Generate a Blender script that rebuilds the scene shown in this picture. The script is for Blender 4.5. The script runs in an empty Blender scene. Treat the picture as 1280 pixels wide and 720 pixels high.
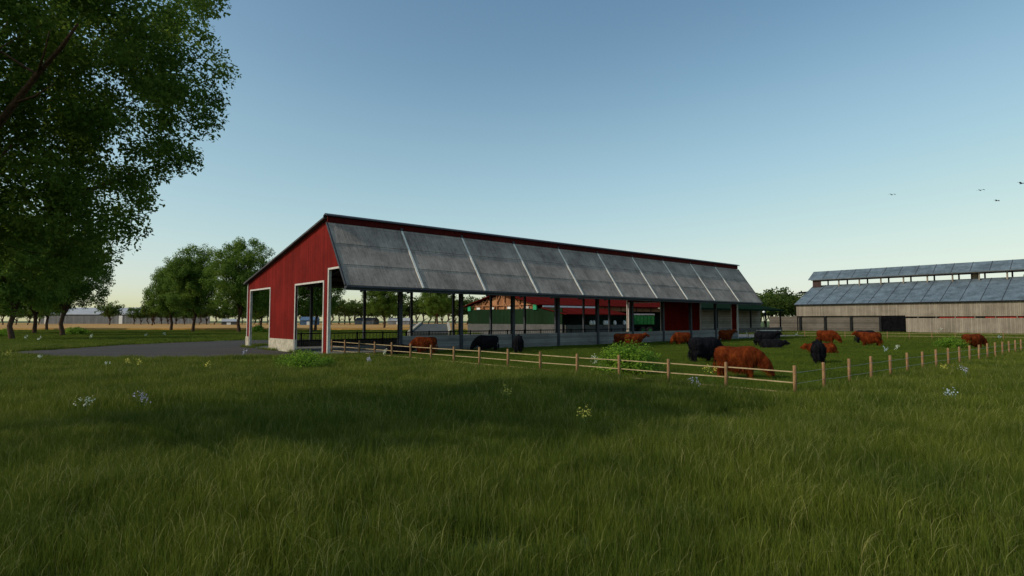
import bpy, bmesh, math, random
import numpy as np
from mathutils import Vector, Matrix

R = math.radians
rnd = random.Random(7)
rng = np.random.default_rng(11)
scene = bpy.context.scene
COL = scene.collection

# ------------------------------------------------------------------ camera frame (metres from picture measurements)
CH, F, CX, HY = 2.6, 725.0, 640.0, 401.0
PITCH = math.atan((HY - 360.0) / F)
CP, SP = math.cos(PITCH), math.sin(PITCH)

def ray(px, py):
    dx, dy = (px - CX) / F, (360.0 - py) / F
    return (dx, CP - dy * SP, SP + dy * CP)

def G(px, py, z=0.0):                     # ground point seen at a picture position
    r = ray(px, py); t = (z - CH) / r[2]
    return Vector((r[0] * t, r[1] * t, z))

def at(px, py, D):                        # point seen at a picture position at distance D along +Y
    r = ray(px, py); t = D / r[1]
    return Vector((r[0] * t, D, CH + r[2] * t))

def gx(px, D):
    return at(px, HY, D).x

AX = math.atan2(.653, .757)               # main barn axis
U = Vector((math.cos(AX), math.sin(AX), 0)); W = Vector((-math.sin(AX), math.cos(AX), 0))

# ------------------------------------------------------------------ materials
def mat(name, base=(.5, .5, .5), rough=.8, metallic=0., spec=.3):
    m = bpy.data.materials.new(name); m.use_nodes = True
    nt = m.node_tree; b = nt.nodes['Principled BSDF']
    b.inputs['Base Color'].default_value = (*base, 1); b.inputs['Roughness'].default_value = rough
    b.inputs['Metallic'].default_value = metallic
    b.inputs['Specular IOR Level'].default_value = spec
    return m, nt, b

def N(nt, t, **kw):
    n = nt.nodes.new(t)
    for k, v in kw.items():
        if k in n.inputs: n.inputs[k].default_value = v
        else: setattr(n, k, v)
    return n

def ramp(nt, fac, stops):
    r = nt.nodes.new('ShaderNodeValToRGB'); e = r.color_ramp.elements
    while len(e) < len(stops): e.new(.5)
    for i, (p, c) in enumerate(stops):
        e[i].position = p; e[i].color = (*c, 1) if len(c) == 3 else c
    nt.links.new(fac, r.inputs[0]); return r.outputs[0]

def mixc(nt, a, b, fac, mode='MIX'):
    n = nt.nodes.new('ShaderNodeMix'); n.data_type = 'RGBA'; n.blend_type = mode
    for i, v in ((0, fac), (6, a), (7, b)):
        if isinstance(v, (int, float)): n.inputs[i].default_value = v
        elif isinstance(v, tuple): n.inputs[i].default_value = (*v, 1)
        else: nt.links.new(v, n.inputs[i])
    return n.outputs[2]

def coords(nt, scale=(1, 1, 1), world=False):
    if world: src = nt.nodes.new('ShaderNodeNewGeometry').outputs['Position']
    else: src = nt.nodes.new('ShaderNodeTexCoord').outputs['Object']
    mp = nt.nodes.new('ShaderNodeMapping'); mp.inputs['Scale'].default_value = scale
    nt.links.new(src, mp.inputs[0]); return mp.outputs[0]

def noise(nt, co, scale, detail=5, rough=.6):
    n = N(nt, 'ShaderNodeTexNoise', Scale=scale, Detail=detail, Roughness=rough)
    nt.links.new(co, n.inputs['Vector']); return n.outputs['Fac']

def bump(nt, b, h, strength=.4, dist=.02):
    n = N(nt, 'ShaderNodeBump', Strength=strength, Distance=dist)
    nt.links.new(h, n.inputs['Height']); nt.links.new(n.outputs[0], b.inputs['Normal'])

def noisy(name, c1, c2, scale=3., rough=.85, sc=(1, 1, 1), bs=.3, bd=.02, metallic=0., spec=.08, detail=6, lo=.35, hi=.68):
    m, nt, b = mat(name, c1, rough, metallic, spec)
    co = coords(nt, sc)
    f = noise(nt, co, scale, detail)
    nt.links.new(ramp(nt, f, [(lo, c1), (hi, c2)]), b.inputs['Base Color'])
    if bs: bump(nt, b, f, bs, bd)
    return m

def wave_h(nt, co, axis, period):
    w = N(nt, 'ShaderNodeTexWave', Scale=1.0 / period * math.pi / 10 * 2 * 1.0)
    w.bands_direction = axis; w.inputs['Distortion'].default_value = 0
    nt.links.new(co, w.inputs['Vector']); return w.outputs['Fac']

def boards(name, c1, c2, axis, width, gap=(.02, .02, .02), stain=.5, rough=.85, grain=(1, 1, 1)):
    """planks or ribs of a given width, counted along one local axis (0,1,2)"""
    m, nt, b = mat(name, c1, rough, 0, 0 if 'roof' in name else .05)
    tc = nt.nodes.new('ShaderNodeTexCoord').outputs['Object']
    sep = nt.nodes.new('ShaderNodeSeparateXYZ'); nt.links.new(tc, sep.inputs[0])
    d = N(nt, 'ShaderNodeMath', operation='DIVIDE'); nt.links.new(sep.outputs[axis], d.inputs[0]); d.inputs[1].default_value = width
    fl = N(nt, 'ShaderNodeMath', operation='FLOOR'); nt.links.new(d.outputs[0], fl.inputs[0])
    fr = N(nt, 'ShaderNodeMath', operation='FRACT'); nt.links.new(d.outputs[0], fr.inputs[0])
    wn = nt.nodes.new('ShaderNodeTexWhiteNoise'); wn.noise_dimensions = '1D'; nt.links.new(fl.outputs[0], wn.inputs['W'])
    co = coords(nt, grain)
    f = noise(nt, co, 2.2, 8, .7)
    f2 = noise(nt, coords(nt), .35, 4, .6)
    col = ramp(nt, f, [(.3, c1), (.7, c2)])
    col = mixc(nt, col, ramp(nt, wn.outputs['Value'], [(0, (.72, .72, .72)), (1, (1.12, 1.12, 1.12))]), .8, 'MULTIPLY')
    col = mixc(nt, col, ramp(nt, f2, [(.35, (.62, .6, .58)), (.65, (1.1, 1.1, 1.1))]), stain, 'MULTIPLY')
    edge = ramp(nt, fr.outputs[0], [(0, (0, 0, 0)), (.07, (1, 1, 1)), (.93, (1, 1, 1)), (1, (0, 0, 0))])
    col = mixc(nt, gap, col, edge)
    nt.links.new(col, b.inputs['Base Color'])
    bump(nt, b, edge, .6, .02)
    return m

M = {}
M['red'] = boards('red_cladding', (.14, .009, .007), (.22, .017, .012), 1, .22, (.07, .006, .006), .75, .7, (1, 5, .5))
M['red_x'] = boards('red_fascia', (.065, .006, .005), (.10, .010, .008), 0, .22, (.05, .006, .006), .6, .7, (5, 1, .5))
M['trim'] = noisy('pale_trim', (.42, .40, .37), (.58, .56, .52), 4)
M['seam'] = noisy('pale_seam', (.62, .59, .54), (.8, .77, .7), 3)
M['steel'] = noisy('dark_steel', (.042, .047, .056), (.062, .068, .08), 3, .55, metallic=.0, bs=.1)
M['black'] = noisy('black_metal', (.008, .009, .010), (.02, .021, .022), 3, .6, bs=.1)
M['door_black'] = noisy('black_door', (.004, .004, .005), (.009, .009, .010), 2, 1., spec=0., bs=.1)
M['plank_pale'] = boards('pale_horizontal_planks', (.30, .27, .22), (.42, .38, .32), 2, .5, (.04, .037, .033), .6, .85, (.4, 1, 4))
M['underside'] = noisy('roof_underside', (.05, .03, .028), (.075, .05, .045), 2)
M['cream'] = noisy('cream_plaster', (.30, .27, .21), (.50, .46, .37), 3.5)
M['rail_wood'] = noisy('rail_wood', (.30, .225, .12), (.44, .345, .20), 5, .8, (1, 1, 1))
M['post_wood'] = noisy('post_wood', (.17, .095, .045), (.36, .215, .11), 5, .8, (3, 3, .6))
M['wire'] = mat('galvanised_wire', (.25, .26, .26), .5, .3)[0]
M['bark'] = noisy('tree_bark', (.045, .027, .018), (.115, .068, .045), 5, .95, (3, 3, .5), .9, .05)
M['stem'] = noisy('plant_stem', (.05, .10, .02), (.08, .14, .03), 8)
M['tin_grey'] = boards('ribbed_grey', (.16, .165, .17), (.22, .225, .23), 0, .9, (.08, .08, .085), .4, .6)
M['barrel'] = noisy('pale_roof_metal', (.30, .31, .33), (.40, .41, .43), .3, .5)
M['tyre'] = mat('tyre_rubber', (.012, .012, .012), .8)[0]
M['white'] = noisy('white_paint', (.62, .62, .6), (.78, .78, .76), 2)
M['lamp'] = mat('lamp_glass', (.85, .85, .82), .3)[0]
M['green_wall'] = boards('green_cladding', (.008, .022, .009), (.013, .033, .013), 1, .5, (.004, .02, .008), .4, .6)
M['green_wall_x'] = boards('green_cladding_side', (.004, .022, .012), (.007, .032, .017), 0, .5, (.003, .012, .008), .4, .6)
M['red_roof'] = boards('red_roof_sheet', (.075, .008, .007), (.12, .013, .011), 0, .8, (.07, .01, .01), .4, .6)
M['timber'] = noisy('orange_timber', (.26, .11, .05), (.42, .21, .11), 1.5, .8)
M['timber_x'] = noisy('timber_panel', (.20, .085, .04), (.40, .20, .10), .35, .8)
M['trailer_green'] = boards('green_trailer_side', (.02, .12, .035), (.035, .18, .055), 0, .45, (.008, .07, .02), .2, .45)
M['trailer_red'] = boards('red_trailer_side', (.35, .02, .015), (.5, .04, .025), 0, .45, (.1, .01, .01), .2, .45)
M['trailer_orange'] = boards('orange_trailer_side', (.6, .16, .02), (.7, .24, .04), 0, .45, (.2, .05, .01), .2, .45)
M['roof_dark_green'] = noisy('dark_green_roof', (.006, .016, .010), (.012, .026, .017), 1.2, 1., spec=0.)
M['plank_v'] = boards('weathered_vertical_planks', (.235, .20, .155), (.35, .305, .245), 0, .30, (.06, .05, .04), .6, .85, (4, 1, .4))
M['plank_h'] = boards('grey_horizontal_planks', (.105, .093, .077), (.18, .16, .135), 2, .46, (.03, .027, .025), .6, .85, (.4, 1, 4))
M['wall_h'] = boards('concrete_plank_wall', (.20, .195, .19), (.29, .285, .275), 2, .21, (.10, .098, .095), .6, .8, (.5, 1, 3))
M['blue_roof'] = None

def concrete(name, c1, c2, sc=1.0):
    m, nt, b = mat(name, c1, .9)
    co = coords(nt)
    f = noise(nt, co, 1.1 * sc, 8, .7); f2 = noise(nt, co, 9 * sc, 5, .6); f3 = noise(nt, co, .2 * sc, 3)
    col = ramp(nt, f, [(.3, c1), (.7, c2)])
    col = mixc(nt, col, ramp(nt, f2, [(.3, (.8, .8, .8)), (.7, (1.1, 1.1, 1.1))]), .6, 'MULTIPLY')
    col = mixc(nt, col, ramp(nt, f3, [(.35, (.7, .7, .68)), (.65, (1.1, 1.1, 1.1))]), .6, 'MULTIPLY')
    nt.links.new(col, b.inputs['Base Color']); bump(nt, b, f2, .3, .02)
    return m
M['concrete'] = concrete('grey_concrete', (.065, .065, .062), (.12, .118, .112))
M['slab'] = concrete('dark_wet_concrete', (.05, .055, .052), (.085, .09, .085))
M['floor'] = concrete('barn_floor', (.10, .10, .098), (.17, .165, .16))
def road_mat():
    m = concrete('asphalt_base', (.029, .024, .021), (.047, .039, .034), .8); nt = m.node_tree; b = nt.nodes['Principled BSDF']
    old = b.inputs['Base Color'].links[0].from_socket
    mp = nt.nodes.new('ShaderNodeMapping'); mp.inputs['Rotation'].default_value = (0, 0, .12); mp.inputs['Scale'].default_value = (.04, .5, 1)
    nt.links.new(nt.nodes.new('ShaderNodeNewGeometry').outputs['Position'], mp.inputs[0])
    f = noise(nt, mp.outputs[0], 1.6, 4, .6)
    nt.links.new(mixc(nt, old, ramp(nt, f, [(.35, (.7, .66, .62)), (.65, (1.35, 1.3, 1.25))]), .9, 'MULTIPLY'), b.inputs['Base Color'])
    return m
M['asphalt'] = road_mat() if True else concrete('asphalt', (.029, .024, .021), (.047, .039, .034), .8)

def roof_sheet(name, c1, c2, rust, axis_len=0, row=1.9, streak_axis=(6, .5, .5), rough=.75, metallic=0.):
    m, nt, b = mat(name, c1, rough, metallic, .08)
    co = coords(nt, streak_axis)
    f = noise(nt, co, 1.3, 9, .75); f2 = noise(nt, coords(nt), .5, 7, .7); f3 = noise(nt, coords(nt, (1.5, 1, 1)), 2.6, 6, .75)
    col = ramp(nt, f, [(.3, c1), (.72, c2)])
    col = mixc(nt, col, ramp(nt, f2, [(.3, (.45, .45, .45)), (.7, (1.25, 1.25, 1.25))]), .9, 'MULTIPLY')
    # a few dark and rusty stains
    col = mixc(nt, col, rust, ramp(nt, f3, [(.56, (0, 0, 0)), (.74, (.8, .8, .8))]))
    # overlaps of the sheets, measured down the slope along local z
    tc = nt.nodes.new('ShaderNodeTexCoord').outputs['Object']
    sep = nt.nodes.new('ShaderNodeSeparateXYZ'); nt.links.new(tc, sep.inputs[0])
    d = N(nt, 'ShaderNodeMath', operation='DIVIDE'); nt.links.new(sep.outputs[2], d.inputs[0]); d.inputs[1].default_value = row
    fr = N(nt, 'ShaderNodeMath', operation='FRACT'); nt.links.new(d.outputs[0], fr.inputs[0])
    e = ramp(nt, fr.outputs[0], [(0, (.45, .45, .45)), (.035, (1, 1, 1)), (1, (.9, .9, .9))])
    col = mixc(nt, col, e, .8, 'MULTIPLY')
    nt.links.new(col, b.inputs['Base Color'])
    w = N(nt, 'ShaderNodeTexWave', Scale=2.2); w.bands_direction = 'X'; nt.links.new(coords(nt), w.inputs['Vector'])
    bump(nt, b, w.outputs['Fac'], .35, .03)
    return m
M['steep_roof'] = roof_sheet('weathered_fibre_sheet', (.24, .20, .172), (.47, .40, .345), (.05, .03, .022), row=1.62)
M['top_roof'] = roof_sheet('upper_roof_sheet', (.07, .072, .078), (.12, .122, .128), (.04, .03, .027))
M['blue_roof'] = roof_sheet('blue_grey_roof', (.115, .155, .19), (.165, .215, .255), (.06, .075, .09), row=2.4, streak_axis=(1, .3, .3), rough=.5)

def foliage(name, cols, tr=.25, patch=.25):
    m, nt, b = mat(name, cols[0], .7, 0, .12)
    a = nt.nodes.new('ShaderNodeAttribute'); a.attribute_name = 'var'
    col = ramp(nt, a.outputs['Fac'], [(i / (len(cols) - 1), c) for i, c in enumerate(cols)])
    f = noise(nt, coords(nt, world=True), patch, 3)
    col = mixc(nt, col, ramp(nt, f, [(.35, (.68, .76, .7)), (.65, (1.28, 1.2, 1.05))]), .85, 'MULTIPLY')
    nt.links.new(col, b.inputs['Base Color'])
    t = nt.nodes.new('ShaderNodeBsdfTranslucent'); nt.links.new(col, t.inputs[0])
    mx = nt.nodes.new('ShaderNodeMixShader'); mx.inputs[0].default_value = tr
    nt.links.new(b.outputs[0], mx.inputs[1]); nt.links.new(t.outputs[0], mx.inputs[2])
    nt.links.new(mx.outputs[0], nt.nodes['Material Output'].inputs[0])
    return m
M['leaf_near'] = foliage('leaves_near', [(.065, .12, .022), (.10, .165, .026), (.16, .22, .036)], .58, .4)
M['leaf_mid'] = foliage('leaves_mid', [(.075, .14, .026), (.115, .19, .032), (.175, .25, .042)], .5, .15)
M['leaf_far'] = foliage('leaves_far', [(.045, .08, .018), (.075, .12, .025), (.115, .16, .03)], .45, .05)
M['leaf_bush'] = foliage('leaves_bush', [(.10, .20, .022), (.17, .31, .032), (.27, .42, .05)], .5, .8)
M['grass'] = foliage('grass_blades', [(.040, .070, .006), (.084, .122, .012), (.15, .18, .028), (.30, .29, .11)], .38, .4)
M['grass_short'] = foliage('pasture_blades', [(.052, .086, .009), (.088, .128, .014), (.13, .168, .024)], .3, .2)

def ground_mat():
    m, nt, b = mat('meadow_ground', (.04, .06, .015), .95)
    co = coords(nt, world=True)
    f = noise(nt, co, .06, 6, .6); f2 = noise(nt, co, 1.5, 8, .7)
    col = ramp(nt, f, [(.35, (.036, .064, .010)), (.65, (.062, .100, .015))])
    col = mixc(nt, col, ramp(nt, f2, [(.3, (.6, .6, .55)), (.7, (1.25, 1.2, 1.1))]), .7, 'MULTIPLY')
    nt.links.new(col, b.inputs['Base Color']); bump(nt, b, f2, .6, .1)
    return m
M['ground'] = ground_mat()
def wheat_mat():
    m, nt, b = mat('ripe_crop', (.30, .2, .07), .95)
    f = noise(nt, coords(nt, (.02, .3, 1), world=True), 1., 6, .6); f2 = noise(nt, coords(nt, world=True), 1.2, 8, .7)
    col = ramp(nt, f, [(.35, (.30, .155, .035)), (.65, (.46, .26, .07))])
    col = mixc(nt, col, ramp(nt, f2, [(.3, (.7, .7, .7)), (.7, (1.15, 1.15, 1.15))]), .7, 'MULTIPLY')
    nt.links.new(col, b.inputs['Base Color']); bump(nt, b, f2, .6, .1)
    return m
M['wheat'] = wheat_mat()
def coat_mat(name, c1, c2, c3):
    m, nt, b = mat(name, c1, .85, 0, .06)
    f = noise(nt, coords(nt, (1.2, 1.2, .8)), 2.2, 5, .6); f2 = noise(nt, coords(nt, (9, 9, 1.6)), 3., 6, .7)
    col = ramp(nt, f, [(.3, c1), (.55, c2), (.75, c3)])
    col = mixc(nt, col, ramp(nt, f2, [(.3, (.6, .6, .6)), (.7, (1.25, 1.25, 1.25))]), .7, 'MULTIPLY')
    nt.links.new(col, b.inputs['Base Color']); bump(nt, b, f2, .8, .04)
    return m
M['brown_coat'] = coat_mat('brown_coat', (.06, .010, .003), (.145, .028, .006), (.235, .055, .011))
M['black_coat'] = coat_mat('black_coat', (.006, .006, .008), (.011, .011, .014), (.02, .02, .024))
M['muzzle'] = mat('muzzle_skin', (.02, .014, .012), .5)[0]
for k, c in (('yellow', (.55, .50, .08)), ('pale', (.72, .76, .62)), ('lavender', (.48, .46, .60)), ('bluewhite', (.42, .52, .58))):
    M['petal_' + k] = mat('petals_' + k, c, .6)[0]

# ------------------------------------------------------------------ object helpers
def tag(o, label=None, cat=None, group=None, kind=None):
    if label: o['label'] = label
    if cat: o['category'] = cat
    if group: o['group'] = group
    if kind: o['kind'] = kind
    return o

def empty(name, loc=(0, 0, 0), rz=0.):
    o = bpy.data.objects.new(name, None); COL.objects.link(o)
    o.location = loc; o.rotation_euler = (0, 0, rz); o.empty_display_size = .3
    return o

def link(name, me, m=None, parent=None):
    if m is not None:
        for mm in (m if isinstance(m, (list, tuple)) else [m]): me.materials.append(mm)
    o = bpy.data.objects.new(name, me); COL.objects.link(o)
    if parent is not None: o.parent = parent
    return o

def npmesh(name, verts, quads=None, tris=None, var=None, smooth=False):
    me = bpy.data.meshes.new(name)
    nq = 0 if quads is None else len(quads); ntri = 0 if tris is None else len(tris)
    me.vertices.add(len(verts)); me.vertices.foreach_set('co', np.asarray(verts, np.float32).ravel())
    loops = []; starts = []; s = 0
    if nq: loops.append(np.asarray(quads, np.int32).ravel()); starts.append(np.arange(nq) * 4); s = nq * 4
    if ntri: loops.append(np.asarray(tris, np.int32).ravel()); starts.append(s + np.arange(ntri) * 3)
    loops = np.concatenate(loops); starts = np.concatenate(starts).astype(np.int32)
    me.loops.add(len(loops)); me.loops.foreach_set('vertex_index', loops)
    me.polygons.add(nq + ntri); me.polygons.foreach_set('loop_start', starts)
    if smooth: me.polygons.foreach_set('use_smooth', np.ones(nq + ntri, bool))
    if var is not None:
        a = me.attributes.new('var', 'FLOAT', 'POINT'); a.data.foreach_set('value', np.asarray(var, np.float32))
    me.update(calc_edges=True)
    return me

class MB:
    def __init__(s): s.v = []; s.f = []
    def box(s, x0, x1, y0, y1, z0, z1):
        b = len(s.v)
        s.v += [(x, y, z) for z in (z0, z1) for (x, y) in ((x0, y0), (x1, y0), (x1, y1), (x0, y1))]
        s.f += [tuple(b + i for i in q) for q in ((3, 2, 1, 0), (4, 5, 6, 7), (0, 1, 5, 4), (1, 2, 6, 5), (2, 3, 7, 6), (3, 0, 4, 7))]
        return s
    def prism(s, poly, fn, a, c):           # polygon of (p,q) swept between a and c ; fn(p,q,t)->xyz
        b = len(s.v); n = len(poly)
        s.v += [tuple(fn(p, q, a)) for p, q in poly] + [tuple(fn(p, q, c)) for p, q in poly]
        s.f.append(tuple(b + i for i in range(n))[::-1]); s.f.append(tuple(b + n + i for i in range(n)))
        for i in range(n):
            j = (i + 1) % n; s.f.append((b + i, b + j, b + n + j, b + n + i))
        return s
    def bar(s, p, q, w, h=None):            # rectangular bar between two points
        h = h or w; p = Vector(p); q = Vector(q); d = (q - p).normalized()
        up = Vector((0, 0, 1)) if abs(d.z) < .95 else Vector((0, 1, 0))
        a = d.cross(up).normalized(); c = a.cross(d).normalized()
        b = len(s.v)
        for e in (p, q):
            for i, j in ((-1, -1), (1, -1), (1, 1), (-1, 1)):
                s.v.append(tuple(e + a * (i * w / 2) + c * (j * h / 2)))
        s.f += [tuple(b + i for i in t) for t in ((3, 2, 1, 0), (4, 5, 6, 7), (0, 1, 5, 4), (1, 2, 6, 5), (2, 3, 7, 6), (3, 0, 4, 7))]
        return s
    def tube(s, pts, rad, n=8, caps=True):
        pts = [Vector(p) for p in pts]
        if not isinstance(rad, (list, tuple)): rad = [rad] * len(pts)
        b = len(s.v); ref = None
        for i, p in enumerate(pts):
            d = (pts[min(i + 1, len(pts) - 1)] - pts[max(i - 1, 0)]).normalized()
            if ref is None:
                ref = d.cross(Vector((0, 1, 0)) if abs(d.y) < .9 else Vector((1, 0, 0))).normalized()
            else:
                ref = (ref - d * ref.dot(d)).normalized()
            c = d.cross(ref)
            for k in range(n):
                a = 2 * math.pi * k / n
                s.v.append(tuple(p + (ref * math.cos(a) + c * math.sin(a)) * rad[i]))
        for i in range(len(pts) - 1):
            for k in range(n):
                l = (k + 1) % n
                s.f.append((b + i * n + k, b + i * n + l, b + (i + 1) * n + l, b + (i + 1) * n + k))
        if caps:
            s.f.append(tuple(b + k for k in range(n))[::-1]); s.f.append(tuple(b + (len(pts) - 1) * n + k for k in range(n)))
        return s
    def build(s, name, m=None, parent=None, smooth=False):
        me = bpy.data.meshes.new(name); me.from_pydata(s.v, [], s.f); me.update()
        bm = bmesh.new(); bm.from_mesh(me); bmesh.ops.recalc_face_normals(bm, faces=bm.faces); bm.to_mesh(me); bm.free()
        if smooth: me.polygons.foreach_set('use_smooth', [True] * len(me.polygons))
        return link(name, me, m, parent)

def copy_tree(o, parent=None):
    c = o.copy(); COL.objects.link(c)
    if parent is not None: c.parent = parent
    for ch in o.children: copy_tree(ch, c)
    return c

def sheet(name, pts, z, m, kind='structure'):
    me = bpy.data.meshes.new(name); me.from_pydata([(p[0], p[1], z) for p in pts], [], [tuple(range(len(pts)))]); me.update()
    o = link(name, me, m); tag(o, kind=kind); return o

# ------------------------------------------------------------------ camera, world, sun
cam = bpy.data.cameras.new('camera'); co_ = bpy.data.objects.new('camera', cam); COL.objects.link(co_)
co_.location = (0, 0, CH); co_.rotation_euler = (R(90) + PITCH, 0, 0)
cam.sensor_width = 36; cam.lens = 36 * F / 1280; cam.clip_end = 5000; cam.clip_start = .05
scene.camera = co_

SUN_EL = 35.; SUN_DIR = Vector((-.92, -.37, 0)).normalized()       # horizontal direction towards the sun
wd = bpy.data.worlds.new('World'); scene.world = wd; wd.use_nodes = True
nt = wd.node_tree; bg = nt.nodes['Background']
sky = nt.nodes.new('ShaderNodeTexSky'); sky.sky_type = 'NISHITA'; sky.sun_disc = False
sky.sun_elevation = R(SUN_EL); sky.sun_rotation = math.atan2(SUN_DIR.x, SUN_DIR.y)
sky.air_density = 1.0; sky.dust_density = 1.0; sky.ozone_density = 1.5; sky.altitude = 0
k_ = .172
cu = nt.nodes.new('ShaderNodeRGBCurve'); cm_ = cu.mapping; cm_.extend = 'EXTRAPOLATED'; cm_.use_clip = False
for ci_, pts in enumerate((((0, 0), (.18, .135), (.30, .285), (.44, .42), (.63, .57), (.79, .67), (1, .77)),
                          ((0, 0), (.292, .255), (.474, .47), (.65, .61), (.89, .735), (1, .78)),
                          ((0, 0), (.49, .385), (.707, .57), (.85, .66), (1, .70)))):
    c_ = cm_.curves[ci_]
    c_.points[0].location = pts[0]; c_.points[1].location = pts[-1]
    for p_ in pts[1:-1]: c_.points.new(*p_)
cm_.update()
nt.links.new(mixc(nt, sky.outputs[0], (k_, k_, k_), 1.0, 'MULTIPLY'), cu.inputs['Color'])
nt.links.new(mixc(nt, cu.outputs[0], (1 / k_,) * 3, 1.0, 'MULTIPLY'), bg.inputs[0]); bg.inputs[1].default_value = .14
sl = bpy.data.lights.new('sun', 'SUN'); so = bpy.data.objects.new('sun', sl); COL.objects.link(so)
sl.energy = 2.0; sl.angle = R(.5); sl.color = (1., .90, .76)
sd = Vector((SUN_DIR.x * math.cos(R(SUN_EL)), SUN_DIR.y * math.cos(R(SUN_EL)), math.sin(R(SUN_EL))))
so.rotation_euler = sd.to_track_quat('Z', 'Y').to_euler(); so.location = sd * 50
scene.view_settings.view_transform = 'Standard'; scene.view_settings.look = 'None'
scene.view_settings.exposure = .36; scene.view_settings.gamma = 1
scene.cycles.max_bounces = 8; scene.cycles.transparent_max_bounces = 4

# ------------------------------------------------------------------ ground, road, field
def make_ground():
    xs = np.concatenate([np.linspace(-3500, -200, 12), np.linspace(-160, 160, 60), np.linspace(200, 3500, 12)])
    ys = np.concatenate([np.linspace(-60, 200, 60), np.linspace(230, 4000, 20)])
    X, Y = np.meshgrid(xs, ys); Z = np.zeros_like(X)
    v = np.stack([X.ravel(), Y.ravel(), Z.ravel()], 1); nx = len(xs); q = []
    i = np.arange(len(ys) - 1)[:, None] * nx + np.arange(nx - 1)[None, :]
    i = i.ravel(); q = np.stack([i, i + 1, i + 1 + nx, i + nx], 1)
    tag(link('ground', npmesh('ground', v, q), M['ground']), kind='structure')
make_ground()

P0 = G(409.5, 445)                          # near front corner of the red barn
BL, BW = 60.4, 19.4
def bw(u, s, z=0): return P0 + U * u + W * s + Vector((0, 0, z))

road_pts = [G(2, 443), G(60, 446.5), G(130, 448.5), G(194, 449), G(260, 448.5), G(310, 447), G(345, 446)]
road_pts += [bw(-.3, 2), bw(-.3, 21), bw(8, 26), bw(40, 27), bw(62, 27), bw(62, 40), bw(20, 34)]
road_pts += [G(300, 425.5), G(225, 428), G(150, 431.5), G(70, 437), G(15, 440)]
road_poly = [(p.x, p.y) for p in road_pts]
sheet('farm_road', road_poly, .012, M['asphalt'])
sheet('barn_floor', [bw(.1, .4), bw(BL, .4), bw(BL, BW), bw(.1, BW)], .03, M['floor'])
yard_pts = [bw(62, 27.2), bw(62, 2), bw(90, 2), bw(90, 27.2)]
sheet('farmyard', [bw(16, 41), bw(62.5, 27.1), bw(62.5, 1), bw(100, 1), bw(100, 50), bw(40, 50)], .008, M['floor'])

def wheat():
    # ripe field: a low slab with an uneven front edge
    n = 160; mb = MB(); xs = np.linspace(-420, 60, n)
    front = [(x, 158 + 2 * math.sin(x * .05) + rnd.uniform(-.6, .6)) for x in xs]
    h = .55
    b = [(x, y, 0) for x, y in front] + [(x, y + .25, h + rnd.uniform(-.06, .06)) for x, y in front] + [(x * 1.9 + 30, 560, h) for x, y in front]
    f = []
    for i in range(n - 1):
        f += [(i, i + 1, n + i + 1, n + i), (n + i, n + i + 1, 2 * n + i + 1, 2 * n + i)]
    me = bpy.data.meshes.new('wheat_field'); me.from_pydata(b, [], f); me.update()
    tag(link('wheat_field', me, M['wheat']), kind='structure')
wheat()

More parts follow.
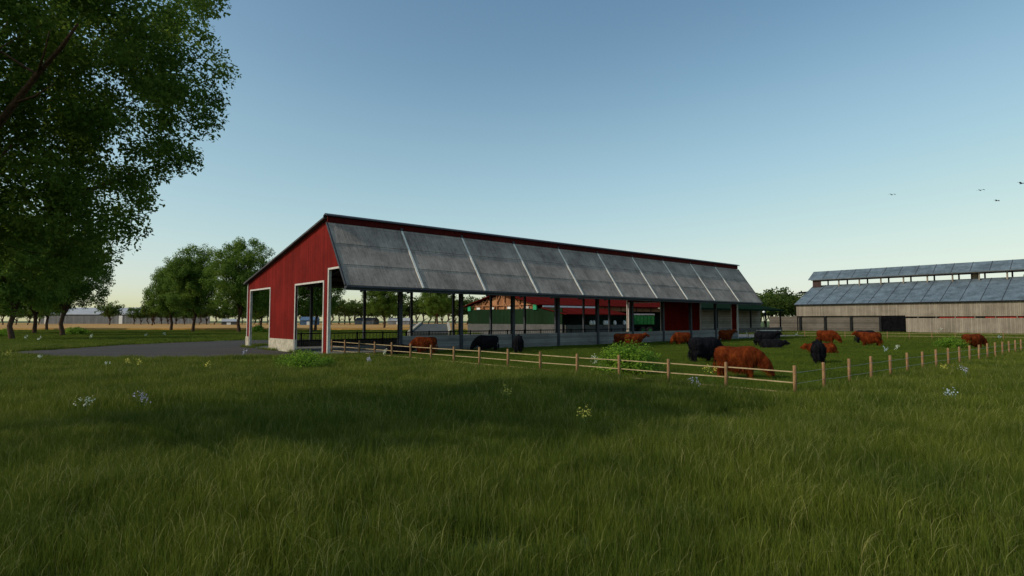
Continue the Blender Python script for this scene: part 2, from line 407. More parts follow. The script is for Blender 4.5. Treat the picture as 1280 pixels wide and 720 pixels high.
# ------------------------------------------------------------------ red barn (local x along the barn, y inward, z up)
def hz(px, py, s_, u_=0):                    # height of a feature seen at px,py on a point of the barn plan
    D = bw(u_, s_).y
    return at(px, py, D).z
Z_RIDGE = hz(412, 267, 0); Z_EAVE = hz(437, 357, -3.4); Z_BACK = hz(305, 351, BW); Z_DOOR = hz(406, 353, 1.2); Z_BAY = hz(414, 335, 0)
SE = -3.4                                   # outer edge of the steep front roof
RB = empty('red_barn', P0, AX)
tag(RB, 'long open red cattle barn with a steep weathered grey front roof and red gable end', 'barn')
zr0 = Z_RIDGE - .72                         # top of the steep sheets
def roof_back(s): return Z_RIDGE - .12 + (Z_BACK - Z_RIDGE) * (s / BW)
def end_wall(x, nm, lab):
    T = .12
    fn = lambda p, q, t: (x + t, p, q)
    mb = MB()
    d1 = (BW - 6.5, BW - (.85 if lab == 'near' else .3))                # far doorway
    d2 = (.95, 6.6 if lab == 'near' else 5.8)                         # near doorway
    def zb(s): return roof_back(s) - .18
    zc = 1.05
    # cladding in butting panels
    mb.prism([(d1[1], zc), (BW, zc), (BW, zb(BW)), (d1[1], zb(d1[1]))], fn, 0, T)
    mb.prism([(d1[0], Z_DOOR), (d1[1], Z_DOOR), (d1[1], zb(d1[1])), (d1[0], zb(d1[0]))], fn, 0, T)
    mb.prism([(d2[1], zc), (d1[0], zc), (d1[0], zb(d1[0])), (d2[1], zb(d2[1]))], fn, 0, T)
    mb.prism([(d2[0], Z_DOOR), (d2[1], Z_DOOR), (d2[1], zb(d2[1])), (d2[0], zb(d2[0]))], fn, 0, T)
    mb.prism([(.12, .05), (d2[0], .05), (d2[0], zb(d2[0])), (.12, zb(.12))], fn, 0, T)
    # part over the open bay, following the steep roof
    k = (Z_EAVE - zr0) / SE
    sb = (Z_BAY - zr0) / ((Z_EAVE - zr0) / SE)
    mb.prism([(.12, Z_BAY), (.12, zb(.12)), (0, zr0), (sb, Z_BAY)], fn, 0, T)
    w = mb.build('end_wall', M['red'], RB)
    # frames round the openings
    e = .14; o0, o1 = -.05, T + .05
    for (a, c) in (d1, d2):
        f = MB()
        f.box(x + o0, x + o1, a - e, a, .04, Z_DOOR + e); f.box(x + o0, x + o1, c, c + e, .04, Z_DOOR + e)
        f.box(x + o0, x + o1, a, c, Z_DOOR, Z_DOOR + e); f.build('door_frame', M['trim'], w)
    MB().box(x + o0, x + o1, BW, BW + e, .04, zb(BW)).build('corner_trim', M['trim'], w)
    f = MB(); f.box(x + o0, x + o1, -.06, .11, .04, Z_BAY)
    f.box(x + o0, x + o1, sb - .02, -.06, Z_BAY - e, Z_BAY)
    f.bar((x + T / 2, sb - .02, Z_BAY - .06), (x + T / 2, SE + .12, Z_EAVE + .05), .18, .14)
    f.build('bay_trim', M['trim'], w)
    MB().box(x - .10, x + T + .10, d2[1] + e + .003, d1[0] - e - .003, -.1, zc - .002).build('wall_base', M['cream'], w); c = MB(); c.box(x - .1, x + T + .1, d1[1] + e + .003, BW + .2, -.1, zc - .002)
    c.build('wall_base', M['cream'], w)
    return w
end_wall(0, 'end_wall', 'near'); end_wall(BL - .12, 'end_wall', 'far')

bay = BL / 10
kz = Vector((0, SE, Z_EAVE - zr0)); nrm = Vector((0, -(zr0 - Z_EAVE), -SE)); nrm = Vector((0, -(zr0 - Z_EAVE), SE * -1)).normalized()
def steep(s, off=0):                        # point on the steep roof plane at inward coordinate s
    z = zr0 + (Z_EAVE - zr0) * (s / SE)
    return Vector((0, s, z)) + Vector((0, -(zr0 - Z_EAVE), abs(SE))).normalized() * off
for k in range(10):
    mb = MB(); a = steep(0); b_ = steep(SE); x0, x1 = k * bay + .09, (k + 1) * bay - .09
    if k == 0: x0 = -.22
    if k == 9: x1 = BL + .22
    # three overlapping courses of sheet
    for j in range(3):
        t0, t1 = j / 3, (j + 1) / 3 + .012
        pa, pb = steep(SE * t0, .02 + 0), steep(SE * min(t1, 1), .055)
        n = Vector((0, -(zr0 - Z_EAVE), abs(SE))).normalized() * .03
        v = [Vector((x0, pa.y, pa.z)), Vector((x1, pa.y, pa.z)), Vector((x1, pb.y, pb.z)), Vector((x0, pb.y, pb.z))]
        bb = len(mb.v); mb.v += [tuple(p) for p in v] + [tuple(p + n) for p in v]
        mb.f += [tuple(bb + i for i in q) for q in ((3, 2, 1, 0), (4, 5, 6, 7), (0, 1, 5, 4), (1, 2, 6, 5), (2, 3, 7, 6), (3, 0, 4, 7))]
    mb.build('roof_panel', M['steep_roof'], RB)
    if k:
        s_ = MB(); p, q = steep(0, .06), steep(SE, .09); x = k * bay
        s_.bar((x, p.y, p.z), (x, q.y, q.z), .16, .1); s_.build('roof_seam', M['seam'], RB)
# edge flashing, ridge, fascia, gutter beam, back roof
for x in (-.27, BL + .27):
    p, q = steep(0, .03), steep(SE, .05); MB().bar((x, p.y, p.z), (x, q.y, q.z), .1, .16).build('verge_flashing', M['steel'], RB)
MB().box(-.2, BL + .2, -.05, .06, zr0 + .06, Z_RIDGE - .16).build('fascia', M['red_x'], RB)
mb = MB(); mb.prism([(-.28, Z_RIDGE - .15), (0, Z_RIDGE), (.35, Z_RIDGE - .15), (.35, Z_RIDGE - .22), (0, Z_RIDGE - .10), (-.28, Z_RIDGE - .22)], lambda p, q, t: (t, p, q), -.4, BL + .4)
mb.build('ridge_cap', M['steel'], RB)
MB().prism([(.36, roof_back(.36) - .02), (BW + .5, roof_back(BW + .5)), (BW + .5, roof_back(BW + .5) - .14), (.36, roof_back(.36) - .16)], lambda p, q, t: (t, p, q), -.35, BL + .35).build('back_roof', M['top_roof'], RB)
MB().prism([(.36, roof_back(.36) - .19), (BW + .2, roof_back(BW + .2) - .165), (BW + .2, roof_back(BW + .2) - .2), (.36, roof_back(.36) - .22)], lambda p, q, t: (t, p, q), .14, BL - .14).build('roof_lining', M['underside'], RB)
mb = MB(); mb.box(-.25, BL + .25, SE - .02, SE + .2, Z_EAVE - .30, Z_EAVE - .03); mb.tube([(-.25, SE - .1, Z_EAVE - .08), (BL + .25, SE - .1, Z_EAVE - .08)], .09)
mb.build('eave_beam', M['steel'], RB)
MB().box(.14, BL - .14, BW - 1.1, BW - .88, Z_BACK - .25, Z_BACK + .0).build('back_beam', M['steel'], RB)
for k in range(11):
    x = min(max(k * bay, .26), BL - .26)
    if 0 < k < 10:
        mb = MB(); mb.box(x - .15, x + .15, -.16, -.13, 0, Z_EAVE + .3); mb.box(x - .15, x + .15, .13, .16, 0, Z_EAVE + .3); mb.box(x - .03, x + .03, -.13, .13, 0, Z_EAVE + .3)
        mb.build('column', M['steel'], RB)
    # frame: rafter under both roofs
    if k not in (0, 10):
        f = MB(); zt = roof_back(BW) - .35
        f.bar((x, 0, Z_EAVE + .3), (x, 0, Z_RIDGE - .5), .2, .26)
        f.bar((x, .1, Z_RIDGE - .55), (x, BW, roof_back(BW) - .45), .2, .36)
        p = steep(SE + .15, -.2); q = steep(-.05, -.2); f.bar((x, p.y, p.z), (x, q.y, q.z), .16, .2)
        f.bar((x, SE + .15, Z_EAVE - .12), (x, 0, Z_EAVE - .05), .14, .2)
        f.build('roof_frame', M['steel'], RB)
        mb = MB(); mb.box(x - .13, x + .13, BW - 1.13, BW - .87, 0, Z_BACK - .1); mb.build('column', M['steel'], RB)
# purlins
mb = MB()
for i in range(1, 9):
    s_ = BW * i / 9; mb.box(.14, BL - .14, s_ - .05, s_ + .05, roof_back(s_) - .42, roof_back(s_) - .24)
for i in range(1, 5):
    p = steep(SE * i / 5, -.06); mb.box(.14, BL - .14, p.y - .04, p.y + .04, p.z - .12, p.z)
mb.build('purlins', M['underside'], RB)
# low plank wall between the front columns from the second bay on
for k in range(1, 10):
    MB().box(k * bay + .16, (k + 1) * bay - .16, -.07, .07, 0, 1.36).build('low_wall', M['wall_h'], RB)
# feed rail inside
FR = empty('feed_rail', bw(1.2, 16.2), AX); tag(FR, 'dark steel cattle feed rail running inside the red barn', 'feed rail')
for z in (.62, 1.32):
    MB().tube([(0, 0, z), (57, 0, z)], .06, 6).build('rail', M['black'], FR)
mb = MB()
for i in range(0, 143): mb.tube([(i * .4, 0, .1), (i * .4 + .08, 0, 1.3)], .026, 4)
mb.build('bars', M['black'], FR)
for i in range(0, 20): MB().box(i * 3 - .06, i * 3 + .06, -.06, .06, 0, 1.45).build('post', M['black'], FR)
tag(MB().box(0, 57, .3, .5, 0, .55).build('feed_kerb', M['concrete'], None), 'low concrete kerb behind the feed rail in the red barn', 'kerb')
bpy.data.objects['feed_kerb'].location = bw(1.2, 16.2); bpy.data.objects['feed_kerb'].rotation_euler = (0, 0, AX)

# ------------------------------------------------------------------ pasture fences
CF = G(994, 496.5)
def vdir(v): return Vector(v).normalized()
fl_end = CF + W * 31.5                       # front fence heads to the barn corner
FH = 1.07
def post_fence(name, label, a, b, n, rails, wire=False, group=None, ph=FH, pr=.062, lean=.012):
    """n posts from a to b; rails = heights"""
    o = empty(name, a); d = Vector(b) - Vector(a)
    tag(o, label, 'fence', group)
    for i in range(n):
        p = d * (i / (n - 1)); h = ph + rnd.uniform(-.03, .03)
        tx, ty = rnd.uniform(-lean, lean), rnd.uniform(-lean, lean)
        MB().tube([(p.x, p.y, -.1), (p.x + tx * .5, p.y + ty * .5, h * .5), (p.x + tx, p.y + ty, h - .02), (p.x + tx, p.y + ty, h)], [pr, pr * .97, pr * .95, pr * .75], 8).build('post', M['post_wood'], o, True)
    nn = Vector((d.y, -d.x, 0)).normalized() * (pr + .012)
    for z in rails:
        for i in range(n - 1):
            p = d * (i / (n - 1)); q = d * ((i + 1) / (n - 1)); dd = rnd.uniform(-.012, .012)
            p = p + Vector((0, 0, z + dd)) + nn; q = q + Vector((0, 0, z - dd)) + nn
            if wire: MB().tube([p, (p + q) / 2 - Vector((0, 0, .01)), q], .006, 4).build('wire', M['wire'], o)
            else: MB().bar(p, q, .03, .038).build('rail', M['rail_wood'], o)
    return o
post_fence('post_and_rail_fence', 'wooden post and rail fence running from the red barn corner to the near paddock corner', CF, CF + W * (2.52 * 15), 16, (.14, .49, .86))
post_fence('post_and_wire_fence', 'line of wooden posts with thin wires leading away along the right side of the paddock', CF + U * 2.46, CF + U * 2.46 * 21, 21, (.45, .82), True)
fa = at(935, HY, 88); fb = at(1420, HY, 70)
fa.z = fb.z = 0
post_fence('paddock_back_fence', 'thin pale rail fence along the far side of the paddock before the plank walls', fa, fb, 18, (.5, .88), pr=.045)
fw = CF + U * 2.46
w_ = MB()
for z in (.45, .82): w_.tube([CF + Vector((0, 0, z)), fw + Vector((0, 0, z))], .006, 4)
tag(w_.build('corner_wire', M['wire']), 'two thin wires joining the paddock corner post to the next post', 'wire')

# ------------------------------------------------------------------ cattle
def loft(mb, rings, n=18):
    """rings: (x,y,z, ry(side), rn(normal), pitch)"""
    b = len(mb.v)
    for (x, y, z, ry, rz, pit) in rings:
        for k in range(n):
            a = 2 * math.pi * k / n; c, s = math.cos(a), math.sin(a)
            # ring plane normal is the path direction with the given pitch
            mb.v.append((x - s * rz * math.sin(pit), y + c * ry, z + s * rz * math.cos(pit)))
    m = len(rings)
    for i in range(m - 1):
        for k in range(n):
            l = (k + 1) % n; mb.f.append((b + i * n + k, b + (i + 1) * n + k, b + (i + 1) * n + l, b + i * n + l))
    mb.f.append(tuple(b + k for k in range(n))); mb.f.append(tuple(b + (m - 1) * n + k for k in range(n))[::-1])

def cow_mesh(pose, seed):
    r = random.Random(seed); mb = MB(); dz = -.50 if pose == 'lie' else 0
    T = [(-.97, 1.12, .10, .14), (-.93, 1.08, .24, .27), (-.82, 1.05, .34, .38), (-.6, 1.02, .385, .45), (-.3, .95, .41, .49), (0, .91, .45, .53),
         (.28, .92, .43, .55), (.5, .96, .38, .53), (.68, 1.01, .30, .42), (.82, 1.03, .22, .30)]
    loft(mb, [(x, 0, z + dz, ry, rz, 0) for x, z, ry, rz in T])
    def chain(p, rr, n=12): mb.tube(p, rr, n)
    if pose == 'graze':
        neck = [(.55, 1.12, .27, .36, -.5), (.85, .98, .22, .30, -.7), (1.08, .78, .17, .24, -.85), (1.24, .58, .14, .19, -.9)]
        poll = Vector((1.22, 0, .62)); nose = Vector((1.46, 0, .20))
    elif pose == 'stand':
        neck = [(.55, 1.12, .27, .36, .2), (.85, 1.2, .21, .29, .35), (1.1, 1.31, .16, .21, .4), (1.25, 1.38, .13, .15, .2)]
        poll = Vector((1.2, 0, 1.42)); nose = Vector((1.62, 0, 1.16))
    else:
        neck = [(.55, .62, .27, .34, 0), (.85, .62, .21, .27, .1), (1.08, .66, .16, .20, .2), (1.22, .70, .13, .15, .1)]
        poll = Vector((1.18, 0, .74)); nose = Vector((1.58, 0, .48))
    loft(mb, [(x, 0, z, ry, rz, p) for x, z, ry, rz, p in neck])
    d = (nose - poll); pit = math.atan2(d.z, d.x)
    for_h = [(-.12, .08, .09), (0, .135, .145), (.22, .125, .14), (.5, .10, .115), (.78, .082, .085), (.93, .09, .08), (1.02, .06, .055)]
    loft(mb, [(poll.x + d.x * t, 0, poll.z + d.z * t, a, b, pit) for t, a, b in for_h])
    for s in (-1, 1):
        e = poll + d * .1
        mb.tube([(e.x, s * .08, e.z + .02), (e.x - .03, s * .2, e.z + .02), (e.x - .05, s * .31, e.z - .03)], [.045, .06, .025], 8)
    # forelock
    mb.tube([tuple(poll + Vector((-.05, 0, .1))), tuple(poll + d * .25 + Vector((0, 0, .12)))], [.1, .07], 8)
    if pose == 'lie':
        for s in (-1, 1):
            chain([(.5, s * .26, .42), (.62, s * .34, .16), (.95, s * .3, .09)], [.17, .11, .07])
            chain([(.95, s * .3, .09), (.62, s * .26, .07)], [.07, .055])
            chain([(-.6, s * .3, .45), (-.3, s * .46, .2), (-.1, s * .48, .1)], [.26, .18, .09])
            chain([(-.1, s * .48, .1), (-.4, s * .56, .07), (-.15, s * .62, .06)], [.09, .07, .06])
    else:
        st = r.uniform(-.08, .08)
        for s in (-1, 1):
            o = st * s
            chain([(.48, s * .2, .98), (.48 + o * .4, s * .21, .62), (.49 + o, s * .2, .40), (.48 + o, s * .2, .12), (.49 + o, s * .2, .0)], [.2, .13, .085, .065, .085])
            chain([(-.62, s * .2, 1.08), (-.55, s * .24, .72), (-.76 - o, s * .22, .48), (-.70 - o, s * .21, .12), (-.69 - o, s * .21, 0)], [.26, .17, .085, .062, .085])
    zt = 1.36 + dz
    if pose == 'lie': chain([(-.93, 0, zt), (-1.03, .02, zt - .3), (-1.08, .12, .14), (-1.1, .3, .07)], [.04, .03, .03, .06], 8)
    else: chain([(-.92, 0, zt), (-1.0, .0, zt - .25), (-1.02, .02, zt - .6), (-1.0, .03, zt - .85), (-1.0, .03, zt - 1.0)], [.045, .03, .032, .065, .02], 8)
    me = bpy.data.meshes.new('cow_raw'); me.from_pydata(mb.v, [], mb.f); me.update()
    bm = bmesh.new(); bm.from_mesh(me); bmesh.ops.recalc_face_normals(bm, faces=bm.faces); bm.to_mesh(me); bm.free()
    o = bpy.data.objects.new('cow_raw', me); COL.objects.link(o)
    m1 = o.modifiers.new('r', 'REMESH'); m1.mode = 'VOXEL'; m1.voxel_size = .03; m1.use_smooth_shade = True
    m2 = o.modifiers.new('s', 'SMOOTH'); m2.iterations = 5; m2.factor = .5
    dg = bpy.context.evaluated_depsgraph_get(); dg.update()
    out = bpy.data.meshes.new_from_object(o.evaluated_get(dg), depsgraph=dg)
    bpy.data.objects.remove(o); bpy.data.meshes.remove(me)
    # shaggy relief
    nv = len(out.vertices); co = np.empty(nv * 3, np.float32); out.vertices.foreach_get('co', co); co = co.reshape(-1, 3)
    nr = np.empty(nv * 3, np.float32); out.vertices.foreach_get('normal', nr); nr = nr.reshape(-1, 3)
    k = .012 * (np.sin(co[:, 0] * 31 + co[:, 2] * 5) * np.sin(co[:, 1] * 29 + 1.3) + .6 * np.sin(co[:, 0] * 13 - co[:, 2] * 9))
    co += nr * k[:, None]; co[:, 2] = np.maximum(co[:, 2], 0)
    out.vertices.foreach_set('co', co.ravel()); out.update()
    # muzzle and hooves get the bare skin colour
    npoly = len(out.polygons); ce = np.empty(npoly * 3, np.float32); out.polygons.foreach_get('center', ce); ce = ce.reshape(-1, 3)
    mi = (np.linalg.norm(ce - np.array(nose), axis=1) < .095).astype(np.int32)
    if pose != 'lie': mi |= (ce[:, 2] < .08).astype(np.int32)
    ey = []
    for s in (-1, 1):
        e = poll + d * .3 + Vector((.0, s * .125, .045)); mi |= (np.linalg.norm(ce - np.array(e), axis=1) < .03).astype(np.int32)
    out.polygons.foreach_set('material_index', mi); out.polygons.foreach_set('use_smooth', np.ones(npoly, bool))
    # coat strands
    g = np.random.default_rng(seed); sel = g.choice(npoly, 9000); no = np.empty(npoly * 3, np.float32); out.polygons.foreach_get('normal', no); no = no.reshape(-1, 3)
    c = ce[sel]; n_ = no[sel]; keep = (c[:, 2] > .2 if pose != 'lie' else c[:, 2] > .1) & (np.linalg.norm(c - np.array(nose), axis=1) > .16)
    c = c[keep]; n_ = n_[keep]; m_ = len(c)
    dn = np.array([0, 0, -1.]) + n_ * .35 + g.normal(0, .15, (m_, 3)); dn[:, 0] -= .25
    dn -= n_ * np.minimum(0, (dn * n_).sum(1))[:, None]
    dn /= np.linalg.norm(dn, axis=1)[:, None]
    side = np.cross(dn, n_); side /= (np.linalg.norm(side, axis=1)[:, None] + 1e-6)
    L = g.uniform(.05, .13, m_)[:, None] * np.where(c[:, 2:3] < .8, 2.1, .8)
    v = np.stack([c - side * .009, c + side * .009, c + dn * L + n_ * .012], 1).reshape(-1, 3)
    tri = np.arange(m_ * 3).reshape(-1, 3)
    return out, npmesh('coat', v, None, tri)

COWM = {}
for pose, sd_ in (('graze', 1), ('stand', 2), ('lie', 3)):
    a, b = cow_mesh(pose, sd_)
    for cname in ('brown', 'black'):
        aa, bb = a.copy(), b.copy()
        aa.materials.clear(); bb.materials.clear()
        aa.materials.append(M[cname + '_coat']); aa.materials.append(M['muzzle']); bb.materials.append(M[cname + '_coat'])
        COWM[pose, cname] = (aa, bb)
cows = [  # px, base, pose, colour, heading(deg, 0 = right, 90 = away), scale, label
    (931, 474, 'graze', 'brown', -4, 1.0, 'large brown cow grazing with its head to the right, closest to the paddock corner'),
    (886, 454, 'graze', 'black', 38, 1.10, 'black cow with its rump to the left, standing just behind the closest brown cow'),
    (960, 433, 'stand', 'black', 15, 1.03, 'black cow standing broadside in front of the water trough'),
    (968, 436, 'lie', 'black', -8, .95, 'black cow lying down in front of the standing black one near the trough'),
    (910, 427, 'stand', 'brown', 35, 1.0, 'brown cow standing at the far red corner pier of the barn'),
    (1037, 430, 'graze', 'brown', -18, 1.05, 'brown cow grazing to the right beneath the dark posts of the plank wall'),
    (1024, 443, 'lie', 'brown', 180, .95, 'brown cow lying behind the black cow seen from the rear, head to the left'),
    (1023, 455, 'stand', 'black', 93, .92, 'black cow seen from the rear near the second fence post right of the paddock corner'),
    (1084, 433, 'stand', 'brown', 183, 1.0, 'brown cow standing broadside with its head to the left before the black doors'),
    (1086, 430, 'graze', 'black', 5, 1.04, 'black cow mostly hidden behind the brown one before the black doors'),
    (1220, 436, 'graze', 'brown', 38, .95, 'brown cow at the far right of the herd behind the line of fence posts'),
    (527, 443, 'graze', 'brown', 184, .93, 'brown cow grazing with its head to the left, leftmost of the brown herd'),
    (500, 444, 'lie', 'black', 10, .85, 'black cow lying low behind the fence at the left end of the paddock'),
    (605, 440, 'graze', 'black', 178, .95, 'black cow grazing leftward beside the low wall left of the rear facing cow'),
    (648, 442, 'stand', 'black', 88, .95, 'black cow seen from behind standing next to a barn column at centre'),
    (781, 433.5, 'graze', 'brown', 25, .92, 'brown cow partly hidden by the other brown one above the big bush'),
    (796, 434.5, 'stand', 'brown', 12, .92, 'brown cow with its head raised to the right above the big bush'),
    (850, 431.5, 'graze', 'brown', 205, .95, 'brown cow grazing alone beside the barn wall right of the big bush'),
]
for px, by, pose, c, hd, scl, lab in cows:
    p = G(px, by); hd -= math.degrees(math.atan((px - CX) / F)); o = link('cow', COWM[pose, c][0]); o.location = p
    # centre of the figure, not of the torso, goes to the picked spot
    h = R(hd); off = .25 if pose != 'lie' else .2
    o.location = p - Vector((math.cos(h), math.sin(h), 0)) * off * scl; o.rotation_euler = (0, 0, h); o.scale = (scl,) * 3
    tag(o, lab, 'cow', 'cattle in the paddock')
    k = link('coat', COWM[pose, c][1], None, o)

# ------------------------------------------------------------------ trees
def leaf_quads(cen, nrm_, size, asp, g, up=.0):
    """rhombic leaves at cen, with normals nrm_"""
    m = len(cen)
    t = g.normal(0, 1, (m, 3)); t[:, 2] -= up
    t -= nrm_ * (t * nrm_).sum(1)[:, None]; t /= np.linalg.norm(t, axis=1)[:, None] + 1e-9
    b = np.cross(nrm_, t); L = size[:, None]
    v = np.stack([cen - t * L * .5, cen + b * L * asp * .5 - t * L * .05, cen + t * L * .5, cen - b * L * asp * .5 - t * L * .05], 1)
    return v.reshape(-1, 3), np.arange(m * 4).reshape(-1, 4)

def tree_meshes(seed, H, rad, z0, tr, ncl, lpc, leaf, sig, nlimb=6, fork=.28, lumps=.55, cx=0., cy=0., low=1.0, flare=0., limbs=()):
    g = np.random.default_rng(seed)
    zc = (H + z0) / 2; rz = (H - z0) / 2
    # cluster centres inside a lumpy ellipsoid, biased outward
    lob = g.normal(0, 1, (9, 3)); lob /= np.linalg.norm(lob, axis=1)[:, None]
    cl = []
    while len(cl) < ncl:
        d = g.normal(0, 1, 3); d /= np.linalg.norm(d)
        lump = 1 - lumps * .5 + lumps * .5 * max(0, (lob @ d).max()) ** 3
        f = .30 + .70 * g.random() ** .55
        if g.random() < .15: f *= .6
        p = d * f * lump
        if p[2] < -.62 * low + .25 * g.random(): continue
        fl_ = 1 + flare * p[2]
        cl.append((cx + p[0] * rad * fl_, cy + p[1] * rad * fl_, zc + p[2] * rz))
    cl = np.array(cl)
    mb = MB(); fk = H * fork
    tw = [(0, 0, -.2), (.04 * tr, .1 * tr, .4), (g.normal(0, .15), g.normal(0, .15), fk * .5), (g.normal(0, .3), g.normal(0, .3), fk)]
    mb.tube(tw, [tr * 1.5, tr * 1.1, tr * .92, tr * .85], 10)
    base = Vector(tw[-1]); nodes = []
    for i in range(nlimb):
        a = 2 * math.pi * (i + g.random() * .6) / nlimb; out = rad * g.uniform(.35, .72); top = g.uniform(.45, .95)
        if i == 0: out *= .2; top = .95
        e = Vector((cx + math.cos(a) * out, cy + math.sin(a) * out, fk + (H - fk) * top))
        if g.random() < .35 and i: e.z = fk + (H - fk) * g.uniform(.12, .35); 
        c1 = base + Vector((e.x - base.x, e.y - base.y, 0)) * .3 + Vector((0, 0, (e.z - base.z) * .38))
        pts = []; rr = []
        st = base - Vector((0, 0, g.uniform(0, .22) * fk))
        for k in range(9):
            t = k / 8; p = st * (1 - t) ** 2 + c1 * 2 * t * (1 - t) + e * t * t
            if 0 < k < 8: p = p + Vector(g.normal(0, .02 * rad, 3))
            pts.append(p); rr.append(tr * .62 * (1 - t) ** .9 + tr * .05)
        mb.tube(pts, rr, 7)
        nodes += [(p, r_) for p, r_ in zip(pts[2:], rr[2:])]
    bare = []
    for e, lr in limbs:
        e = Vector(e); st = base - Vector((0, 0, .1 * fk)); c1 = base + Vector((e.x, e.y, 0)) * .35 + Vector((0, 0, (e.z - base.z) * .55 + .5)); pts = []; rr = []
        for k in range(12):
            t = k / 11; p = st * (1 - t) ** 2 + c1 * 2 * t * (1 - t) + e * t * t + Vector(g.normal(0, .09, 3)); pts.append(p); rr.append(lr * (1 - t) ** .8 + .025)
        mb.tube(pts, rr, 7); nodes += list(zip(pts[4:], rr[4:])); bare += [tuple(p) for p in pts[4:10]]
        for k in (6, 8, 9):
            q_ = pts[k] + Vector((g.uniform(.6, 1.6), g.uniform(-1.2, .2), g.uniform(-.3, 1.1))); mb.tube([pts[k], (pts[k] + q_) / 2 + Vector((0, 0, -.08)), q_], [rr[k] * .5, rr[k] * .35, .012], 5)
    if bare:
        # unseen left side and top thinned to break up the cast shadow
        u_ = g.random(len(cl)); kp = ~(((cl[:, 0] < 1.5) & (u_ < .74)) | ((cl[:, 2] > 15.5) & (u_ < .55)) | ((cl[:, 1] < 1) & (cl[:, 2] < 5.4 + .12 * cl[:, 0])))
        cl = cl[kp]
        bd_ = np.array(bare); vd = np.array([.72, -.69, 0.])      # open the foliage on the outer side of the bare limbs
        kp = np.ones(len(cl), bool)
        for b_ in bd_:
            for o_ in (0, .8, 1.6): kp &= np.linalg.norm(cl - (b_ + vd * o_), axis=1) > .62
        cl = cl[kp]; ncl = len(cl)
    npn = np.array([tuple(p) for p, _ in nodes])
    order = np.argsort(np.linalg.norm(cl - np.array([cx, cy, fk]), axis=1))
    allp = list(npn); allr = [r_ for _, r_ in nodes]
    for i in order[:: max(1, ncl // 260)]:
        c = cl[i]; A = np.array(allp); dd = np.linalg.norm(A - c, axis=1) + np.maximum(0, A[:, 2] - c[2]) * 1.5
        j = int(dd.argmin()); p = Vector(allp[j]); q = Vector(c); r0 = min(allr[j] * .6, tr * .22)
        mid = (p + q) / 2 + Vector(g.normal(0, .05 * (q - p).length, 3)) - Vector((0, 0, .06 * (q - p).length))
        mb.tube([p, mid, q], [r0, r0 * .65, r0 * .3], 5, False)
        allp.append(np.array(mid)); allr.append(r0 * .65); allp.append(c); allr.append(r0 * .35)
    # leaves
    ctr = np.array([cx, cy, zc])
    csz = g.uniform(.7, 1.35, ncl); cnt = np.maximum(8, (lpc * csz ** 2 * g.uniform(.6, 1.3, ncl))).astype(int)
    idx = np.repeat(np.arange(ncl), cnt); m = len(idx)
    off = g.normal(0, 1, (m, 3)); off /= np.linalg.norm(off, axis=1)[:, None]; off *= (g.random(m) ** .45)[:, None]
    off *= (sig * csz[idx])[:, None] * np.array([1.05, 1.05, .85])
    # twiggy streaks: pull leaves along a few directions per cluster
    cen = cl[idx] + off
    n_ = off * .6 + g.normal(0, .55, (m, 3)) + np.array([0, 0, .55]); n_ /= np.linalg.norm(n_, axis=1)[:, None]
    v, q = leaf_quads(cen, n_, leaf * g.uniform(.6, 1.25, m), .5, g, .3)
    cv = g.random(ncl)
    var = np.clip(.15 + .5 * cv[idx] + .3 * g.random(m), 0, 1)
    return mb, npmesh('crown', v, q, None, np.repeat(var, 4))

def tree_obj(meshes, loc, lab, group=None, name='tree', leafmat='leaf_mid', rz=0., sc=1., bark=None):
    mb, cm = meshes
    o = empty(name, loc, rz); o.scale = (sc,) * 3 if not isinstance(sc, tuple) else sc
    tag(o, lab, 'tree', group)
    t = mb.build('trunk', M['bark'], o, True) if isinstance(mb, MB) else link('trunk', mb, None, o)
    if not cm.materials: cm.materials.append(M[leafmat])
    link('crown', cm, None, o)
    return o

NL = [((5.2, -5.2, 4.6), .2), ((6.6, -6.2, 8.6), .16), ((4.6, -7.0, 7.4), .15), ((8.0, -4.4, 10.0), .14), ((6.9, -5.6, 3.7), .1)]
# the big tree leaning in from the left edge
NT = tree_meshes(21, 20.0, 8.2, 2.3, .42, 1750, 205, .165, .60, 9, .24, .14, -.4, 0, 1.5, flare=.36, limbs=NL)
big = tree_obj(NT, (-12.9, 12.6, 0), sc=.74, lab= 'big leafy tree filling the upper left corner, its branches hanging over the meadow', name='broadleaf_tree', leafmat='leaf_near')
# mid distance trees
V = []
for i, (hh, rr, z0) in enumerate(((21, 8.8, 1.6), (20, 8.2, 1.8), (22, 9.2, 1.9))):
    ms = tree_meshes(40 + i, hh, rr, z0, .42, 480, 120, .40, 1.1, 7, .20, .5, low=1.3)
    V.append(ms)
protos = []
mids = [  # px, base y, variant, rot, scale, label
    (14, 425, 1, .3, .95, 'tree with the thickest trunk at the left edge, standing nearest the road'),
    (43, 417, 0, 1.9, 1.0, 'second tree from the left with a forked trunk behind the nearest one'),
    (78, 420, 2, 4.1, .98, 'tree with a split leaning trunk beside the round bush across the road'),
    (-16, 418, 2, 1.1, 1.0, 'tree cut off by the left edge behind the thickest trunk'),
    (58, 413, 1, 5.3, .95, 'tree half hidden between the second and third trunks from the left'),
    (214, 413.3, 1, 2.2, 1.0, 'leftmost tree of the grove between the grey shed and the red barn'),
    (241, 415, 0, .8, 1.0, 'middle tree of the grove left of the barn, with a low bare branch'),
    (299, 416, 2, 3.3, 1.0, 'tallest tree of the grove, right beside the red gable end'),
    (326, 413, 1, 5.0, .85, 'tree seen through the narrow left doorway of the red gable'),
    (394, 415, 0, 5.6, .92, 'tree with a branching trunk seen through the wide doorway of the red gable'),
    (480, 412, 2, .4, .92, 'tree with a reddish trunk seen through the first open bay of the barn'),
    (546, 409.5, 1, 3.9, 1.02, 'tree seen through the barn above the pale edged concrete ramp'),
]
first = {}
